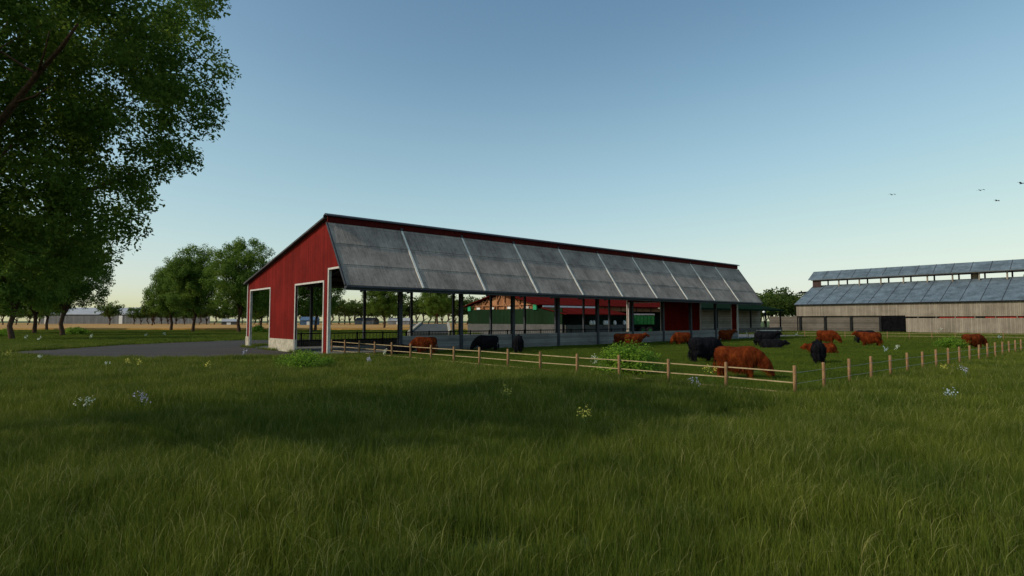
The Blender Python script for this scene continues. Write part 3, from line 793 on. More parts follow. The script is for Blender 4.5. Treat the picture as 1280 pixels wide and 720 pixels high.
for px, by, vi, rz, sc_, lab in mids:
    p = G(px, by)
    if vi not in first:
        o = tree_obj(V[vi], p, lab, 'trees around the red barn', 'broadleaf_tree', 'leaf_mid', rz, sc_); first[vi] = o
    else:
        o = copy_tree(first[vi]); o.location = p; o.rotation_euler = (0, 0, rz); o['label'] = lab
    o.scale = (sc_ * .84, sc_ * .84, sc_)
# far trees
FV = []
for i, (hh, rr, z0) in enumerate(((11.5, 4.8, 2.6), (10.3, 4.4, 2.4), (12.5, 5.0, 3.0))):
    FV.append(tree_obj(tree_meshes(70 + i, hh, rr, z0, .25, 90, 22, .75, .95, 5, .2, .6), (0, 0, 0), 'x', 'far tree line beyond the ripe field', 'broadleaf_tree', 'leaf_far'))
used = [0, 0, 0]
def far_tree(loc, sc_, lab, grp):
    i = rnd.randrange(3)
    o = copy_tree(FV[i]) if used[i] else FV[i]
    used[i] = 1
    o.location = loc; o.rotation_euler = (0, 0, rnd.uniform(0, 6.28)); s = sc_ * rnd.uniform(.88, 1.14)
    o.scale = (s * rnd.uniform(.95, 1.25), s * rnd.uniform(.95, 1.25), s)
    tag(o, lab, 'tree', grp); return o
L1 = 'small dark tree in the far tree line beyond the ripe field'; G1 = 'far tree line beyond the ripe field'
px = 168.
while px < 640:
    D = 330 + rnd.uniform(-14, 26); far_tree((gx(px, D), D, 0), 1.28 if px > 330 else 1.0, L1, G1); px += rnd.uniform(6.5, 10.5)
px = -30.
while px < 60:
    D = 300 + rnd.uniform(-14, 26); far_tree((gx(px, D), D, 0), 1.05, 'small tree far behind the trunks at the left edge', 'far trees at the left edge'); px += rnd.uniform(11, 17)
far_tree((gx(137, 300), 300, 0), 1.12, 'lone small round tree standing before the long grey shed', None)
if 'group' in bpy.context.scene.collection.objects[-1]: pass
far_tree((gx(190, 270), 270, 0), 1.25, 'slender tree before the right part of the long grey shed', None)
L2 = 'tree in the dense wood between the red barn and the plank barn'; G2 = 'dense wood between the two barns'
px = 905.
while px < 1010:
    for row in range(2):
        D = 215 + row * 22 + rnd.uniform(-8, 8); far_tree((gx(px + rnd.uniform(-4, 4), D), D, 0), .98 + .22 * row, L2, G2)
    px += 11
L3 = 'tree top showing above the lower roof of the plank barn at the far right'; G3 = 'trees behind the plank barn'
for px in (1216, 1238, 1258, 1280, 1304):
    D = 190; far_tree((gx(px, D), D, 0), 1.42 if px > 1230 else 1.3, L3, G3)
for o in COL.objects:
    if o.get('label') == L1 or 'group' in o: pass

# ------------------------------------------------------------------ bushes and wild flowers
def bush(px, by, w, h, lab, nst=70, lp=55, leaf=.11, seed=0, m='leaf_bush'):
    g = np.random.default_rng(300 + seed); p = G(px, by)
    o = empty('bush', p); tag(o, lab, 'bush', 'leafy bushes in the grass')
    mb = MB(); C = []; Nn = []
    for i in range(nst):
        a = g.uniform(0, 6.283); r_ = g.random() ** .6 * w / 2; hh = h * math.sqrt(max(.05, 1 - (r_ / (w / 2)) ** 2)) * g.uniform(.75, 1.08)
        e = Vector((math.cos(a) * r_, math.sin(a) * r_, hh)); b = Vector((e.x * .3, e.y * .3, 0)); c = b + Vector((e.x * .15, e.y * .15, hh * .6))
        mb.tube([b, c, e], [.014, .010, .005], 4, False)
        t = g.random(lp) ** .7; pts = (np.outer((1 - t) ** 2, b) + np.outer(2 * t * (1 - t), c) + np.outer(t * t, e)) + g.normal(0, .07 + .03 * h, (lp, 3))
        C.append(pts)
    C = np.concatenate(C); C[:, 2] = np.maximum(C[:, 2], .03)
    n_ = g.normal(0, .6, C.shape) + np.array([0, 0, .6]) + C * .4; n_ /= np.linalg.norm(n_, axis=1)[:, None]
    v, q = leaf_quads(C, n_, leaf * g.uniform(.6, 1.3, len(C)), .5, g)
    mb.build('stems', M['stem'], o)
    link('leaves', npmesh('leaves', v, q, None, np.repeat(g.random(len(C)), 4)), M[m], o)
bush(786, 467, 3.7, 1.5, 'large bright green bush just behind the rail fence', 130, 60, .13, 1)
bush(376, 462, 3.1, 1.0, 'low green bush in front of the wide doorway of the red gable', 90, 50, .10, 2)
bush(1189, 436, 3.2, 1.1, 'feathery green bush in the paddock left of the far right cow', 80, 55, .12, 3)
bush(94, 419, 5.0, 1.5, 'round green bush beside the split trunk across the road', 80, 60, .22, 4)
bush(321, 416, 4.6, 1.6, 'round green bush seen through the left doorway of the gable', 80, 60, .22, 5)
bush(1, 421, 4.0, 1.3, 'green bush cut off by the left edge of the picture', 60, 60, .2, 6)
bush(408, 458, 1.0, .5, 'tiny green shrub at the foot of the near red corner pier', 40, 40, .08, 7)

FL = [  # px, base, height px-free metres, kind, label
    (104, 524, .62, 'pale', 'cluster of white blossoms in the tall grass at the lower left'),
    (176, 519, .62, 'lavender', 'cluster of pale lavender blossoms right of the white cluster'),
    (727, 545, .62, 'yellow', 'yellow flower standing alone in the middle of the meadow'),
    (634, 502, .5, 'yellow', 'tiny yellow flower left of the lone middle one near the fence'),
    (8, 452, .75, 'yellow', 'yellow flowers at the left edge below the road'),
    (48, 452, .4, 'pale', 'small whitish flower at the road edge on the left'),
    (160, 462, .62, 'yellow', 'yellow flower below the road, left one of a close pair'),
    (173, 464, .6, 'yellow', 'yellow flower below the road, right one of a close pair'),
    (133, 461, .4, 'pale', 'pale flower left of the close yellow pair'),
    (261, 467, .55, 'yellow', 'yellow flower between the close pair and the red barn'),
    (306, 451, .75, 'lavender', 'thin lavender flower in front of the leftmost barn pier'),
    (742, 464, .8, 'pale', 'pale green flowering stalk at the left side of the large bush'),
    (887, 484, .85, 'yellow', 'tall yellow flower at the rail fence below the black cow'),
    (868, 488, .5, 'lavender', 'blue flower clump at the fence left of the tall yellow flower'),
    (482, 448, .6, 'pale', 'pale stalk by the rail fence near the barn corner'),
    (462, 456, .45, 'lavender', 'blue flowers outside the rail fence near the barn corner'),
    (1107, 444, .65, 'bluewhite', 'bluish flower in the paddock below the black doors'),
    (1121, 442, .7, 'pale', 'pale flower right next to the bluish one in the paddock'),
    (1182, 468, .45, 'yellow', 'flat yellow flower outside the wire fence'),
    (1206, 477, .72, 'lavender', 'violet blue flower spike outside the wire fence'),
    (1190, 505, .45, 'bluewhite', 'small bluish white flower in the open meadow on the right'),
    (996, 424, 1.0, 'pale', 'pale flower bush against the plank wall left of the dark posts'),
    (1249, 427, .8, 'bluewhite', 'bluish flower beyond the far right cow'),
    (1176, 417.5, 1.2, 'pale', 'white flower below the long plank wall'),
    (113, 428, .9, 'pale', 'white flower under the trees across the road'),
    (182, 424, .9, 'pale', 'white flower across the road left of the grove'),
    (205, 423, .9, 'pale', 'white flower at the foot of the grove across the road'),
    (32, 429, .9, 'pale', 'white flower between the two leftmost trunks'),
    (49, 430, .9, 'pale', 'white flower right of the second trunk from the left'),
    (934, 423, .9, 'pale', 'pale flower right of the far red pier of the barn'),
]
for i, (px, by, h, kd, lab) in enumerate(FL):
    g = np.random.default_rng(500 + i); p = G(px, by); D = p.y
    o = empty('wildflower', p); tag(o, lab, 'flower', 'wild flowers in the meadow')
    mb = MB(); pts = []; nst = 7; sp = .12 + h * .12
    for k in range(nst):
        a = g.uniform(0, 6.283); e = Vector((math.cos(a) * sp * g.random(), math.sin(a) * sp * g.random(), h * g.uniform(.7, 1.08)))
        mb.tube([(e.x * .2, e.y * .2, 0), (e.x * .5, e.y * .5, e.z * .6), e], [.006, .005, .003], 4, False)
        for j in range(9): pts.append(np.array(e) + g.normal(0, .035, 3) - np.array([0, 0, g.random() * .16]))
    pts = np.array(pts); n_ = g.normal(0, .7, pts.shape) + np.array([0, -.5, .6]); n_ /= np.linalg.norm(n_, axis=1)[:, None]
    v, q = leaf_quads(pts, n_, g.uniform(.026, .046, len(pts)) * (1 + D / 90), .8, g)
    mb.build('stems', M['stem'], o); link('blossoms', npmesh('blossoms', v, q), M['petal_' + kd], o)

# ------------------------------------------------------------------ green shed with red roof behind the barn
GR = Vector((gx(672, 102), 102, 0)); GS = empty('green_shed', GR, AX)
tag(GS, 'dark green machine shed with timber gable and red roof seen through the open barn', 'shed')
GW = 20.5; ze = at(672, 380, 102).z; zp = ze + 2.3; zw = ze - .8; GL = 62
fn = lambda p, q, t: (t, p, q)
def gtop(s): return zp - (zp - ze) * abs(s - GW / 2) / (GW / 2)
MB().box(0, .15, -6, GW, 2.0, zw).build('gable_wall', M['green_wall'], GS)
MB().box(-.06, .18, -6.05, GW + .05, 0, 2.0 - .003).build('wall_base', M['concrete'], GS)
mb = MB()
for s_ in np.linspace(.6, GW - .6, 10): mb.bar((.08, s_, zw), (.08, s_, gtop(s_) - .1), .2, .2)
mb.bar((.08, .4, zw + .75), (.08, GW - .4, zw + .75), .16, .16)
for k in range(5):
    a = GW / 2 - 8 + k * 4; mb.bar((.1, a - 2, zw + .1), (.1, a, gtop(a) - .2), .16, .18); mb.bar((.1, a + 2, zw + .1), (.1, a, gtop(a) - .2), .16, .18)
mb.build('gable_truss', M['timber'], GS)
mb = MB(); mb.prism([(1.6, zw + .02), (GW - 1.6, zw + .02), (GW - 1.6, gtop(GW - 1.6) - .25), (GW / 2, zp - .25), (1.6, gtop(1.6) - .25)], fn, .3, .36); mb.build('gable_panel', M['timber_x'], GS)
mb = MB()
for s_ in (2.4, 7.1, 12.3, 16.6): mb.box(.0, .05, s_, s_ + 1.1, zw + .06, zw + .45)
mb.build('gable_window', M['white'], GS)
for s_ in (.05, GW - 1.1): MB().box(-.25, -.02, s_, s_ + .9, ze - 1.0, ze - .05).build('corner_box', mat('bright_green_box', (.02, .28, .12), .5)[0] if s_ < 1 else bpy.data.materials['bright_green_box'], GS)
for a, b_ in ((-1., GW / 2), (GW / 2, GW + .8)):
    MB().prism([(a, gtop(a)), (b_, gtop(b_)), (b_, gtop(b_) + .15), (a, gtop(a) + .15)], fn, -.7, GL).build('roof', M['red_roof'], GS)
MB().prism([(-7.2, ze - 1.95), (-1.2, ze - .75), (-1.2, ze - .6), (-7.2, ze - 1.8)], fn, -.3, 17).build('lean_to_roof', M['red_roof'], GS)
MB().box(.3, 15, -1.1, -.9, ze - .55, ze - .25).build('bright_gap', M['white'], GS)  # white colour stands in for light in the gap between the roofs
MB().box(.2, GL - .2, 2.0, 2.15, 0, zw - .1).build('side_wall', M['green_wall_x'], GS)
mb = MB()
for x in np.arange(3, GL, 5): mb.box(x - .12, x + .12, -.1, .1, 0, ze - .2)
mb.build('shed_posts', M['black'], GS)
mb = MB(); mb.box(16, GL, -.08, .08, ze - 1.05, ze - .25)
mb.build('side_truss', M['timber_x'], GS)
mb = MB(); mb.box(.2, 17.5, -6.6, -6.4, 0, 1.9); mb.build('yard_wall', M['concrete'], GS)
# white feed sacks on the wall
for i in range(7):
    sx = (6.4, 7.2, 10.0, 10.6, 12.8, 15.8, 16.6)[i]
    b = MB(); b.tube([(0, -.22, 0), (0, -.25, .12), (0, -.25, .45), (0, -.2, .62), (0, -.06, .7)], [.2, .3, .3, .24, .08], 8)
    o = b.build('feed_sack', M['white']); p = GR + U * sx - W * 6.5; o.location = (p.x, p.y, 1.9); o.rotation_euler = (0, 0, rnd.random())
    tag(o, 'small white sack standing on the concrete yard wall under the red lean-to roof', 'sack', 'white sacks on the yard wall')

# trailer
def trailer(name, loc, rz, m, lab, rear='green'):
    o = empty(name, loc, rz); tag(o, lab, 'trailer')
    L, Wd, zb_, zt_ = 5.7, 2.3, 1.95, 3.75
    b = MB()
    b.box(-L / 2, L / 2, -Wd / 2, -Wd / 2 + .08, zb_, zt_); b.box(-L / 2, L / 2, Wd / 2 - .08, Wd / 2, zb_, zt_)
    b.box(-L / 2, -L / 2 + .08, -Wd / 2 + .08, Wd / 2 - .08, zb_, zt_); b.box(L / 2 - .08, L / 2, -Wd / 2 + .08, Wd / 2 - .08, zb_, zt_); b.box(-L / 2, L / 2, -Wd / 2, Wd / 2, zb_ - .08, zb_ - .003)
    for i in range(8): x = -L / 2 + .2 + i * (L - .4) / 7; b.box(x - .05, x + .05, -Wd / 2 - .06, -Wd / 2 - .003, zb_, zt_); b.box(x - .05, x + .05, Wd / 2 + .003, Wd / 2 + .06, zb_, zt_)
    b.build('body', m, o)
    b = MB(); b.prism([(-Wd / 2 - .08, zt_ + .004), (Wd / 2 + .08, zt_ + .004), (Wd / 2 - .3, zt_ + .28), (-Wd / 2 + .3, zt_ + .28)], fn, -L / 2 - .05, L / 2 + .05); b.build('cover', M['tin_grey'], o)
    b = MB(); b.box(-L / 2, L / 2 + .3, -.5, -.35, 1.5, 1.86); b.box(-L / 2, L / 2 + .3, .35, .5, 1.5, 1.86); b.bar((L / 2 + .3, -.4, 1.6), (L / 2 + 1.8, 0, .9), .12); b.bar((L / 2 + .3, .4, 1.6), (L / 2 + 1.8, 0, .9), .12)
    b.build('chassis', M['black'], o)
    for x in (-1.9, -.4, 1.9):
        for y in (-.95, .95):
            w = MB(); w.tube([(x, y - .2, .7), (x, y - .16, .7), (x, y + .16, .7), (x, y + .2, .7)], [.62, .7, .7, .62], 20); wo = w.build('wheel', M['tyre'], o)
            w = MB(); w.tube([(x, y - .215, .7), (x, y + .215, .7)], .34, 12); w.build('rim', m, wo)
    return o
trailer('farm_trailer', at(799, 411.5, 118).to_2d().to_3d() + Vector((0, 0, .01)), R(186), M['trailer_green'], 'green high sided tipping trailer parked behind the red barn')

# pale edged concrete ramp behind the barn
RP = empty('concrete_ramp', G(539, 424, 0), R(8)); tag(RP, 'sloping dark concrete loading ramp with pale edges behind the barn', 'ramp')
fr = lambda p, q, t: (t, p, q)
MB().prism([(0, 0), (9, 0), (9, 2.15), (0, .9)], fr, -2.9, 2.4).build('slab', M['slab'], RP)
sh = lambda p, q, t: (t + p * .16, p, q)
tag(MB().prism([(-.1, 0), (9.1, 0), (9.1, 2.4), (-.1, 1.1)], sh, -3.35, -2.93).build('side_kerb', M['cream'], RP), 'pale side kerb')
tag(MB().prism([(-.1, 0), (9.1, 0), (9.1, 2.4), (-.1, 1.1)], fr, 2.43, 2.8).build('side_kerb', M['cream'], RP), 'pale side kerb')

# ------------------------------------------------------------------ plank barn on the right
PC = Vector((gx(996, 141.7), 141.7, 0)); PA = math.atan2(-.757, .653)
PB = empty('plank_barn', PC, PA); tag(PB, 'long weathered plank barn with blue grey roof and raised open ridge roof', 'barn')
PL = 62.; ze_ = at(996, 380.5, 141.7).z
zb_ = 3.75; zs0, zs1 = 3.15, 3.52
MB().box(0, 22.7, 0, .15, zb_, ze_).build('upper_wall', M['plank_v'], PB)
MB().box(22.7, PL, 0, .15, zs1, ze_).build('upper_wall', M['plank_v'], PB)
MB().box(22.8, PL, .0, .15, 0, zs0).build('lower_wall', M['plank_v'], PB)
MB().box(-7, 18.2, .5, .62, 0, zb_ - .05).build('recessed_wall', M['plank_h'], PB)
MB().box(18.3, 22.65, -.12, .0, .02, zb_ - .02).build('sliding_door', M['door_black'], PB)
mb = MB()
for x in (18.4, 19.85, 21.3, 22.6): mb.box(x - .06, x + .06, -.16, -.123, .02, zb_ - .02)
mb.build('door_rib', M['door_black'], PB)
for x in (.7, 6.4, 12.0, 17.9): MB().box(x - .22, x + .22, .1, .45, 0, zb_ - .003).build('post', M['black'], PB)
mb = MB()
for x in np.arange(25, PL, 3.2): mb.box(x - .06, x + .06, .03, .14, zs0 + .002, zs1 - .002)
mb.build('slit_stud', M['plank_v'], PB)
MB().box(-.15, 0, .16, 26, 0, ze_).build('gable_wall', M['plank_h'], PB)
MB().box(0, PL, 25.85, 26, 0, ze_).build('back_wall', M['plank_v'], PB)
DCL = 11.3; zlt = at(1022.8, 357, PC.y + .653 * DCL).z
prf = [(-.35, ze_ - .02), (DCL, zlt), (DCL, zlt - .15), (-.35, ze_ - .17)]
MB().prism(prf, fn, -.4, PL).build('lower_roof', M['blue_roof'], PB)
MB().prism([(26 - p, q) for p, q in prf][::-1], fn, -.4, PL).build('lower_roof', M['blue_roof'], PB)
MB().box(-.4, PL, -.47, -.36, ze_ - .25, ze_ - .06).build('gutter', M['black'], PB)
mb = MB(); sl_ = (zlt - ze_) / (DCL + .35)
for x in np.arange(2.6, PL, 3.3): mb.bar((x, -.35, ze_ + .01), (x, DCL, zlt + .03), .09, .07)
mb.build('roof_batten', M['steel'], PB)
zu0 = at(1018.3, 349.5, PC.y + .653 * 9.6).z; zu1 = at(1022.8, 339.5, PC.y + .653 * 13).z
for sgn in (1, -1):
    p = [(9.4, zu0), (13, zu1), (13, zu1 - .16), (9.4, zu0 - .16)]
    if sgn < 0: p = [(26 - a, b) for a, b in p][::-1]
    MB().prism(p, fn, -.9, PL).build('raised_roof', M['blue_roof'], PB)
mb = MB()
for x in np.arange(2.6, PL, 3.3): mb.bar((x, 9.4, zu0 + .02), (x, 12.96, zu1 + .02), .09, .06)
mb.build('roof_batten', M['steel'], PB)
zl_at = lambda y: ze_ + sl_ * (y + .35)
for x in np.arange(1.5, PL, 4.6):
    for y in (10.2, 15.8):
        mb = MB(); yy = y if y < 13 else 26 - y
        mb.box(x - .14, x + .14, y - .12, y + .12, zl_at(yy), zu0 + .1); mb.build('ridge_post', M['plank_v'] if y < 13 else M['black'], PB)
MB().box(.0, 2.0, 9.9, 10.05, zl_at(10), zu0 + .1).build('ridge_panel', M['underside'], PB)
MB().box(-.2, PL, 9.45, 9.65, zu0 - .3, zu0 - .165).build('ridge_beam', M['plank_h'], PB)
for xx in (32.5, 43.2):
    MB().tube([(xx, 13, zlt - .5), (xx, 13, zu0 - .2), (xx, 13, zu0 + .6)], [.75, .75, .5], 12).build('ventilator', M['plank_v'], PB)
MB().box(-2.2, -.5, 6.5, 8.0, zl_at(7) - .2, zl_at(7) + .15).build('hoist_beam', M['black'], PB)
# machines parked inside, glimpsed through the slit
def pbw(x, y): return PC + Vector((math.cos(PA), math.sin(PA), 0)) * x + U * y
for x, mk, lab in ((31.5, 'trailer_red', 'red trailer parked inside the plank barn, left one behind the wall slit'), (39, 'trailer_red', 'red trailer inside the plank barn, between another red one and the orange one'), (47.5, 'trailer_orange', 'orange trailer inside the plank barn, glimpsed through the wall slit')):
    trailer('farm_trailer', pbw(x, 1.5), PA, M[mk], lab)

# boarded shelter between the barns
SR = Vector((gx(977, 132), 132, 0)); BS = empty('boarded_shelter', SR, AX)
tag(BS, 'low open shelter of grey horizontal boards under a dark green roof beyond the red barn', 'shelter')
zsh = at(977, 388.5, 132).z
MB().prism([(-.5, zsh), (7, zsh + 1.6), (7, zsh + 1.8), (-.5, zsh + .2)], fn, -38, .4).build('roof', M['roof_dark_green'], BS)
MB().box(-38, 0, 4.9, 5.05, 0, zsh + 1.0).build('back_wall', M['plank_pale'], BS)
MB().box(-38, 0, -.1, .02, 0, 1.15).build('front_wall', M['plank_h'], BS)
for x in (-.2, -7.2, -14, -20.5, -27.5, -34.5): MB().box(x - .13, x + .13, .05, .3, 0, zsh + .02).build('post', M['black'], BS)
MB().box(-38, .1, -.55, -.4, zsh - .12, zsh + .12).build('eave_board', M['roof_dark_green'], BS)
# yard lamp
YL = empty('yard_lamp', Vector((gx(955, 112), 112, 0))); tag(YL, 'slim dark lamp post with a white round head beyond the red barn', 'lamp')
MB().tube([(0, 0, 0), (0, 0, 2.2), (0, 0, 4.1)], [.1, .07, .06], 8).build('pole', M['black'], YL)
MB().tube([(0, 0, 4.1), (0, 0, 4.15), (0, 0, 4.3), (0, 0, 4.45), (0, 0, 4.5)], [.1, .2, .27, .2, .05], 12).build('lamp_head', M['lamp'], YL, True)
# water trough
WT = empty('water_trough', G(961, 424.5), R(6)); tag(WT, 'pale rimmed rectangular water trough behind the black cattle', 'water trough')
b = MB(); b.box(-1.4, 1.4, -.5, -.42, .1, 1.2); b.box(-1.4, 1.4, .42, .5, .1, 1.2); b.box(-1.4, -1.32, -.42, .42, .1, 1.2); b.box(1.32, 1.4, -.42, .42, .1, 1.2); b.box(-1.3, 1.3, -.4, .4, .1, .3); b.build('basin', M['black'], WT)
b = MB(); b.box(-1.5, 1.5, -.58, -.43, 1.203, 1.32); b.box(-1.5, 1.5, .43, .58, 1.203, 1.32); b.box(-1.5, -1.33, -.43, .43, 1.203, 1.32); b.box(1.33, 1.5, -.43, .43, 1.203, 1.32); b.build('rim', M['trim'], WT)

# ------------------------------------------------------------------ long grey shed and little houses far left
SD = 400.; z_w = at(100, 392.8, SD).z; z_r = at(100, 383.5, SD).z
x0, x1 = gx(50, SD), gx(262, SD)
LS = empty('grey_shed', (x0, SD, 0)); tag(LS, 'very long low grey shed with pale curved roofs beyond the ripe field', 'shed')
LW = x1 - x0
MB().box(0, LW, 0, .4, 0, z_w - .9).build('wall', M['tin_grey'], LS)
MB().box(.2, LW - .2, .9, 1.1, z_w - .9, z_w + .1).build('gap_strip', M['black'], LS)  # black strip closing the gap between wall and roofs
def arc_roof(a, b_):
    n = 12; pr = []
    for i in range(n + 1):
        t = i / n; pr.append((-.3 + 44 * t, z_w + (z_r - z_w) * math.sin(math.pi * t)))
    pr += [(p, q - .3) for p, q in pr[::-1]]
    MB().prism(pr, lambda p, q, t: (t, p, q), a, b_).build('roof', M['barrel'], LS)
k = LW / 212
arc_roof(0, 74 * k); arc_roof(84 * k, 150 * k); arc_roof(158 * k, 212 * k)
for px in (58, 151): MB().box((px - 50) * k - 1.2, (px - 50) * k + 1.2, -.3, -.02, 0, z_w - 1).build('door', M['white'], LS)
def house(px, D, w, h, dpt, wm, rm, lab):
    o = empty('farm_shed', (gx(px, D), D, 0), rnd.uniform(-.2, .2)); tag(o, lab, 'shed')
    MB().box(-w / 2, w / 2, 0, dpt, 0, h * .62).build('wall', wm, o)
    MB().prism([(-.3, h * .62 + .01), (dpt / 2, h), (dpt + .3, h * .62 + .01)], fn, -w / 2 - .3, w / 2 + .3).build('roof', rm, o)
    b = MB(); b.box(-1, 1, -.06, -.005, .02, h * .5); b.build('door', M['white'], o)
M['blue'] = noisy('blue_paint', (.07, .12, .20), (.10, .17, .26), .5)
house(386, 290, 8, 4.6, 7, M['blue'], M['blue'], 'small bright blue shed far off, seen through the wide gable doorway')
house(286, 300, 7, 3.6, 6, M['concrete'], M['barrel'], 'tiny grey shed far off between the grove trunks')
house(455, 320, 11, 4.4, 8, M['tin_grey'], M['steel'], 'small dark grey shed at the tree line, seen through the first bay of the barn')
house(498, 315, 12, 4.2, 8, M['tin_grey'], M['barrel'], 'small pale roofed shed at the tree line, seen near the second barn column')

# ------------------------------------------------------------------ birds
def bird(px, py, D, sp, roll, lab):
    o = empty('bird', at(px, py, D), rnd.uniform(-.25, .25)); tag(o, lab, 'bird', 'birds high on the right'); o.rotation_euler[1] = roll
    b = MB(); b.tube([(0, -.2, 0), (0, -.1, .02), (0, .1, .01), (0, .28, 0)], [.02, .06, .06, .015], 8)
    for s in (-1, 1):
        n = len(b.v)
        for (x, z, c0, c1) in ((.04, .02, -.14, .14), (sp * .26, .14, -.16, .10), (sp * .5, .02, -.05, .13)):
            b.v += [(s * x, c0, z), (s * x, c1, z), (s * x, (c0 + c1) / 2, z + .02)]
        for i in range(2):
            for j in range(3):
                l = (j + 1) % 3; b.f.append((n + i * 3 + j, n + i * 3 + l, n + i * 3 + 3 + l, n + i * 3 + 3 + j))
        b.f.append((n + 6, n + 7, n + 8))
    b.build('body', M['black'], o)
bird(1115, 243.5, 95, 1.15, .05, 'leftmost bird, flying alone in the sky')
bird(1226, 238, 90, 1.15, -.05, 'dark bird in the middle of the sky group, just above another')
bird(1246, 251, 95, 1.05, .08, 'lowest bird of the group in the sky')
bird(1277, 229.5, 75, 1.3, .12, 'largest bird at the right edge of the picture')

# ------------------------------------------------------------------ grass
def blades(seed, n, rad, h0, h1, w, seg=3, arch=.35, seedheads=0, leanv=.25):
    g = np.random.default_rng(seed)
    a = g.uniform(0, 6.283, n); r_ = np.sqrt(g.random(n)) * rad
    bx, by = np.cos(a) * r_, np.sin(a) * r_; h = g.uniform(h0, h1, n); th = g.uniform(0, 6.283, n)
    cv = g.random(n) * .55
    ar = np.abs(g.normal(arch, .2, n)) * h
    if seedheads:
        h[:seedheads] *= 1.45; ar[:seedheads] = h[:seedheads] * g.uniform(.35, .8, seedheads); cv[:seedheads] = g.uniform(.8, 1., seedheads)
    dx, dy = np.cos(th), np.sin(th); fx = g.uniform(0, 6.283, n); sx, sy = np.cos(fx), np.sin(fx)
    V_, var = [], []
    for k in range(seg + 1):
        t = k / seg; ww = w * (1 - t) ** .8 * .5 * (1 if k < seg else 0) * (.8 + .4 * g.random(n))
        pw = np.where(np.arange(n) < seedheads, 3.4, 2.2); x = bx + dx * ar * t ** pw; y = by + dy * ar * t ** pw; z = h * (t - .55 * (ar / h) * t ** (pw + 1))
        if k < seg:
            V_.append(np.stack([x - sx * ww, y - sy * ww, z], 1)); V_.append(np.stack([x + sx * ww, y + sy * ww, z], 1)); var += [cv + .22 * t, cv + .22 * t]
        else:
            V_.append(np.stack([x, y, z], 1)); var.append(cv + .3)
    v = np.stack(V_, 1).reshape(-1, 3); va = np.clip(np.stack(var, 1).reshape(-1), 0, 1)
    m = 2 * seg + 1; b0 = np.arange(n) * m; q = []
    for k in range(seg - 1): q.append(np.stack([b0 + 2 * k, b0 + 2 * k + 1, b0 + 2 * k + 3, b0 + 2 * k + 2], 1))
    tr = np.stack([b0 + 2 * seg - 2, b0 + 2 * seg - 1, b0 + 2 * seg], 1)
    return npmesh('tuft', v, np.concatenate(q) if q else None, tr, va)

def inpoly(P, poly):
    x, y = P[:, 0], P[:, 1]; ins = np.zeros(len(P), bool); n = len(poly)
    for i in range(n):
        x0, y0 = poly[i]; x1_, y1_ = poly[(i + 1) % n]
        c = ((y0 > y) != (y1_ > y)) & (x < (x1_ - x0) * (y - y0) / (y1_ - y0 + 1e-12) + x0); ins ^= c
    return ins
barn_poly = [tuple(bw(u, s).to_2d()) for u, s in ((-.1, .05), (BL + 30, .05), (BL + 30, 60), (40, 45), (-.1, BW + .2))]
pasture = [tuple(p.to_2d()) for p in (CF + Vector((-.1, -.1, 0)), CF + U * 60, CF + U * 60 + W * 40, bw(BL + 10, 0), bw(0, 0), CF + W * 30)]
field_front = 157

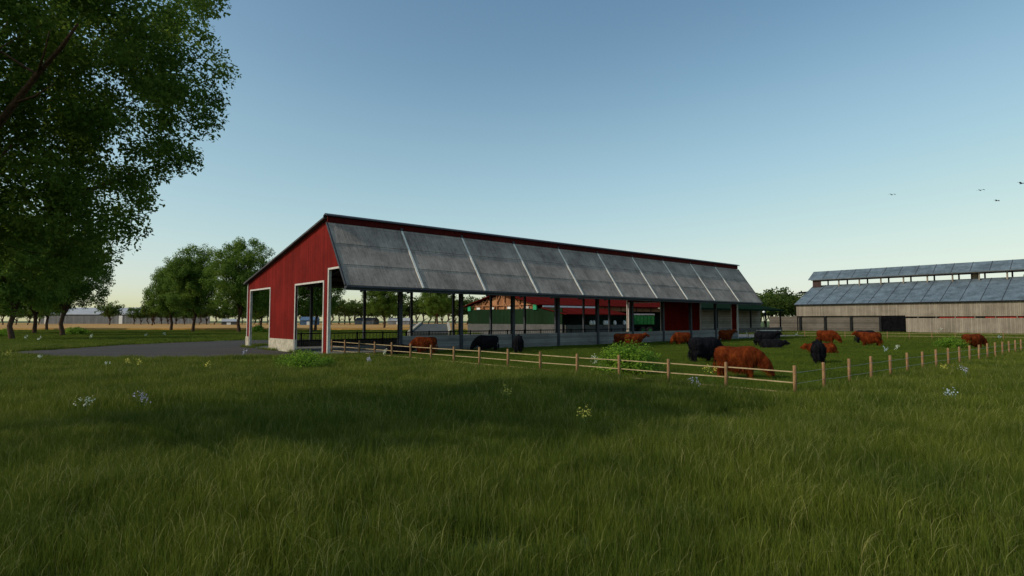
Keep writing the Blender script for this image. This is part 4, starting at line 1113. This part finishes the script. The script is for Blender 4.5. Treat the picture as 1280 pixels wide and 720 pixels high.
def scatter(name, n_per, y0, y1, meshes, m, sc0, sc1, where, seed, xm=1.0):
    g = np.random.default_rng(seed); hw = .93
    area = hw * (y1 ** 2 - y0 ** 2) * xm + 8 * (y1 - y0); n = int(area * n_per)
    y = np.sqrt(g.random(n) * (y1 ** 2 - y0 ** 2) + y0 ** 2); x = g.uniform(-1, 1, n) * (hw * y * xm + 4)
    P = np.stack([x, y], 1)
    keep = ~inpoly(P, road_poly) & ~inpoly(P, barn_poly)
    ip = inpoly(P, pasture)
    keep &= ip if where == 'in' else ~ip
    P = P[keep]; n = len(P)
    me = bpy.data.meshes.new(name); me.vertices.add(n); co = np.zeros((n, 3), np.float32); co[:, :2] = P; me.vertices.foreach_set('co', co.ravel())
    # tall and low patches drift through the meadow
    pat = .5 + .5 * np.sin(P[:, 0] * .55 + 1.7 * np.sin(P[:, 1] * .31)) * np.sin(P[:, 1] * .62 + 1.3 * np.sin(P[:, 0] * .23))
    s = g.uniform(sc0, sc1, n) * (.78 + .38 * pat)
    a = me.attributes.new('sc', 'FLOAT', 'POINT'); a.data.foreach_set('value', s.astype(np.float32))
    a = me.attributes.new('rz', 'FLOAT', 'POINT'); a.data.foreach_set('value', g.uniform(0, 6.283, n).astype(np.float32))
    me.update()
    o = link(name, me); tag(o, kind='stuff')
    o['label'] = {'in': 'shorter green grass of the paddock', 'out': 'tall wild meadow grass'}[where]; o['category'] = 'grass'
    c = bpy.data.collections.new(name + '_tufts')
    for i, mm in enumerate(meshes):
        if not mm.materials: mm.materials.append(M[m])
        c.objects.link(bpy.data.objects.new('tuft', mm))
    ng = bpy.data.node_groups.new(name, 'GeometryNodeTree')
    ng.interface.new_socket('Geometry', in_out='INPUT', socket_type='NodeSocketGeometry'); ng.interface.new_socket('Geometry', in_out='OUTPUT', socket_type='NodeSocketGeometry')
    gi = ng.nodes.new('NodeGroupInput'); go = ng.nodes.new('NodeGroupOutput')
    ip_ = ng.nodes.new('GeometryNodeInstanceOnPoints'); ci = ng.nodes.new('GeometryNodeCollectionInfo')
    ci.inputs['Collection'].default_value = c; ci.inputs['Separate Children'].default_value = True; ci.inputs['Reset Children'].default_value = True
    ip_.inputs['Pick Instance'].default_value = True
    ns = ng.nodes.new('GeometryNodeInputNamedAttribute'); ns.data_type = 'FLOAT'; ns.inputs[0].default_value = 'sc'
    nr = ng.nodes.new('GeometryNodeInputNamedAttribute'); nr.data_type = 'FLOAT'; nr.inputs[0].default_value = 'rz'
    cx_ = ng.nodes.new('ShaderNodeCombineXYZ'); ng.links.new(nr.outputs['Attribute'], cx_.inputs[2])
    er = ng.nodes.new('FunctionNodeEulerToRotation'); ng.links.new(cx_.outputs[0], er.inputs[0])
    ng.links.new(gi.outputs[0], ip_.inputs['Points']); ng.links.new(ci.outputs[0], ip_.inputs['Instance'])
    ng.links.new(er.outputs[0], ip_.inputs['Rotation']); ng.links.new(ns.outputs['Attribute'], ip_.inputs['Scale'])
    ng.links.new(ip_.outputs[0], go.inputs[0])
    md = o.modifiers.new('scatter', 'NODES'); md.node_group = ng
    return o
tA = [blades(900 + i, 160, .30, .18, .46, .0070, 5, .22, 7 if i % 2 else 2) for i in range(6)]
tB = [blades(920 + i, 110, .36, .20, .44, .013, 3, .22, 3) for i in range(5)]
tC = [blades(940 + i, 90, .5, .20, .40, .024, 2, .2, 2) for i in range(4)]
tD = [blades(960 + i, 90, 1.0, .20, .36, .05, 2, .3, 0) for i in range(4)]
tP = [blades(980 + i, 110, .5, .10, .24, .018, 2, .35, 0) for i in range(4)]
tQ = [blades(990 + i, 110, .9, .10, .22, .035, 2, .35, 0) for i in range(4)]
scatter('meadow_grass', 17, 2.5, 15, tA, 'grass', .85, 1.25, 'out', 1)
scatter('meadow_grass', 9, 15, 30, tB, 'grass', .85, 1.2, 'out', 2)
scatter('meadow_grass', 4.0, 30, 62, tC, 'grass', .8, 1.1, 'out', 3)
scatter('meadow_grass', .9, 62, 157, tD, 'grass', .8, 1.1, 'out', 4)
scatter('pasture_grass', 5, 18, 55, tP, 'grass_short', .8, 1.2, 'in', 5)
scatter('pasture_grass', 2.2, 55, 110, tQ, 'grass_short', .8, 1.2, 'in', 6)
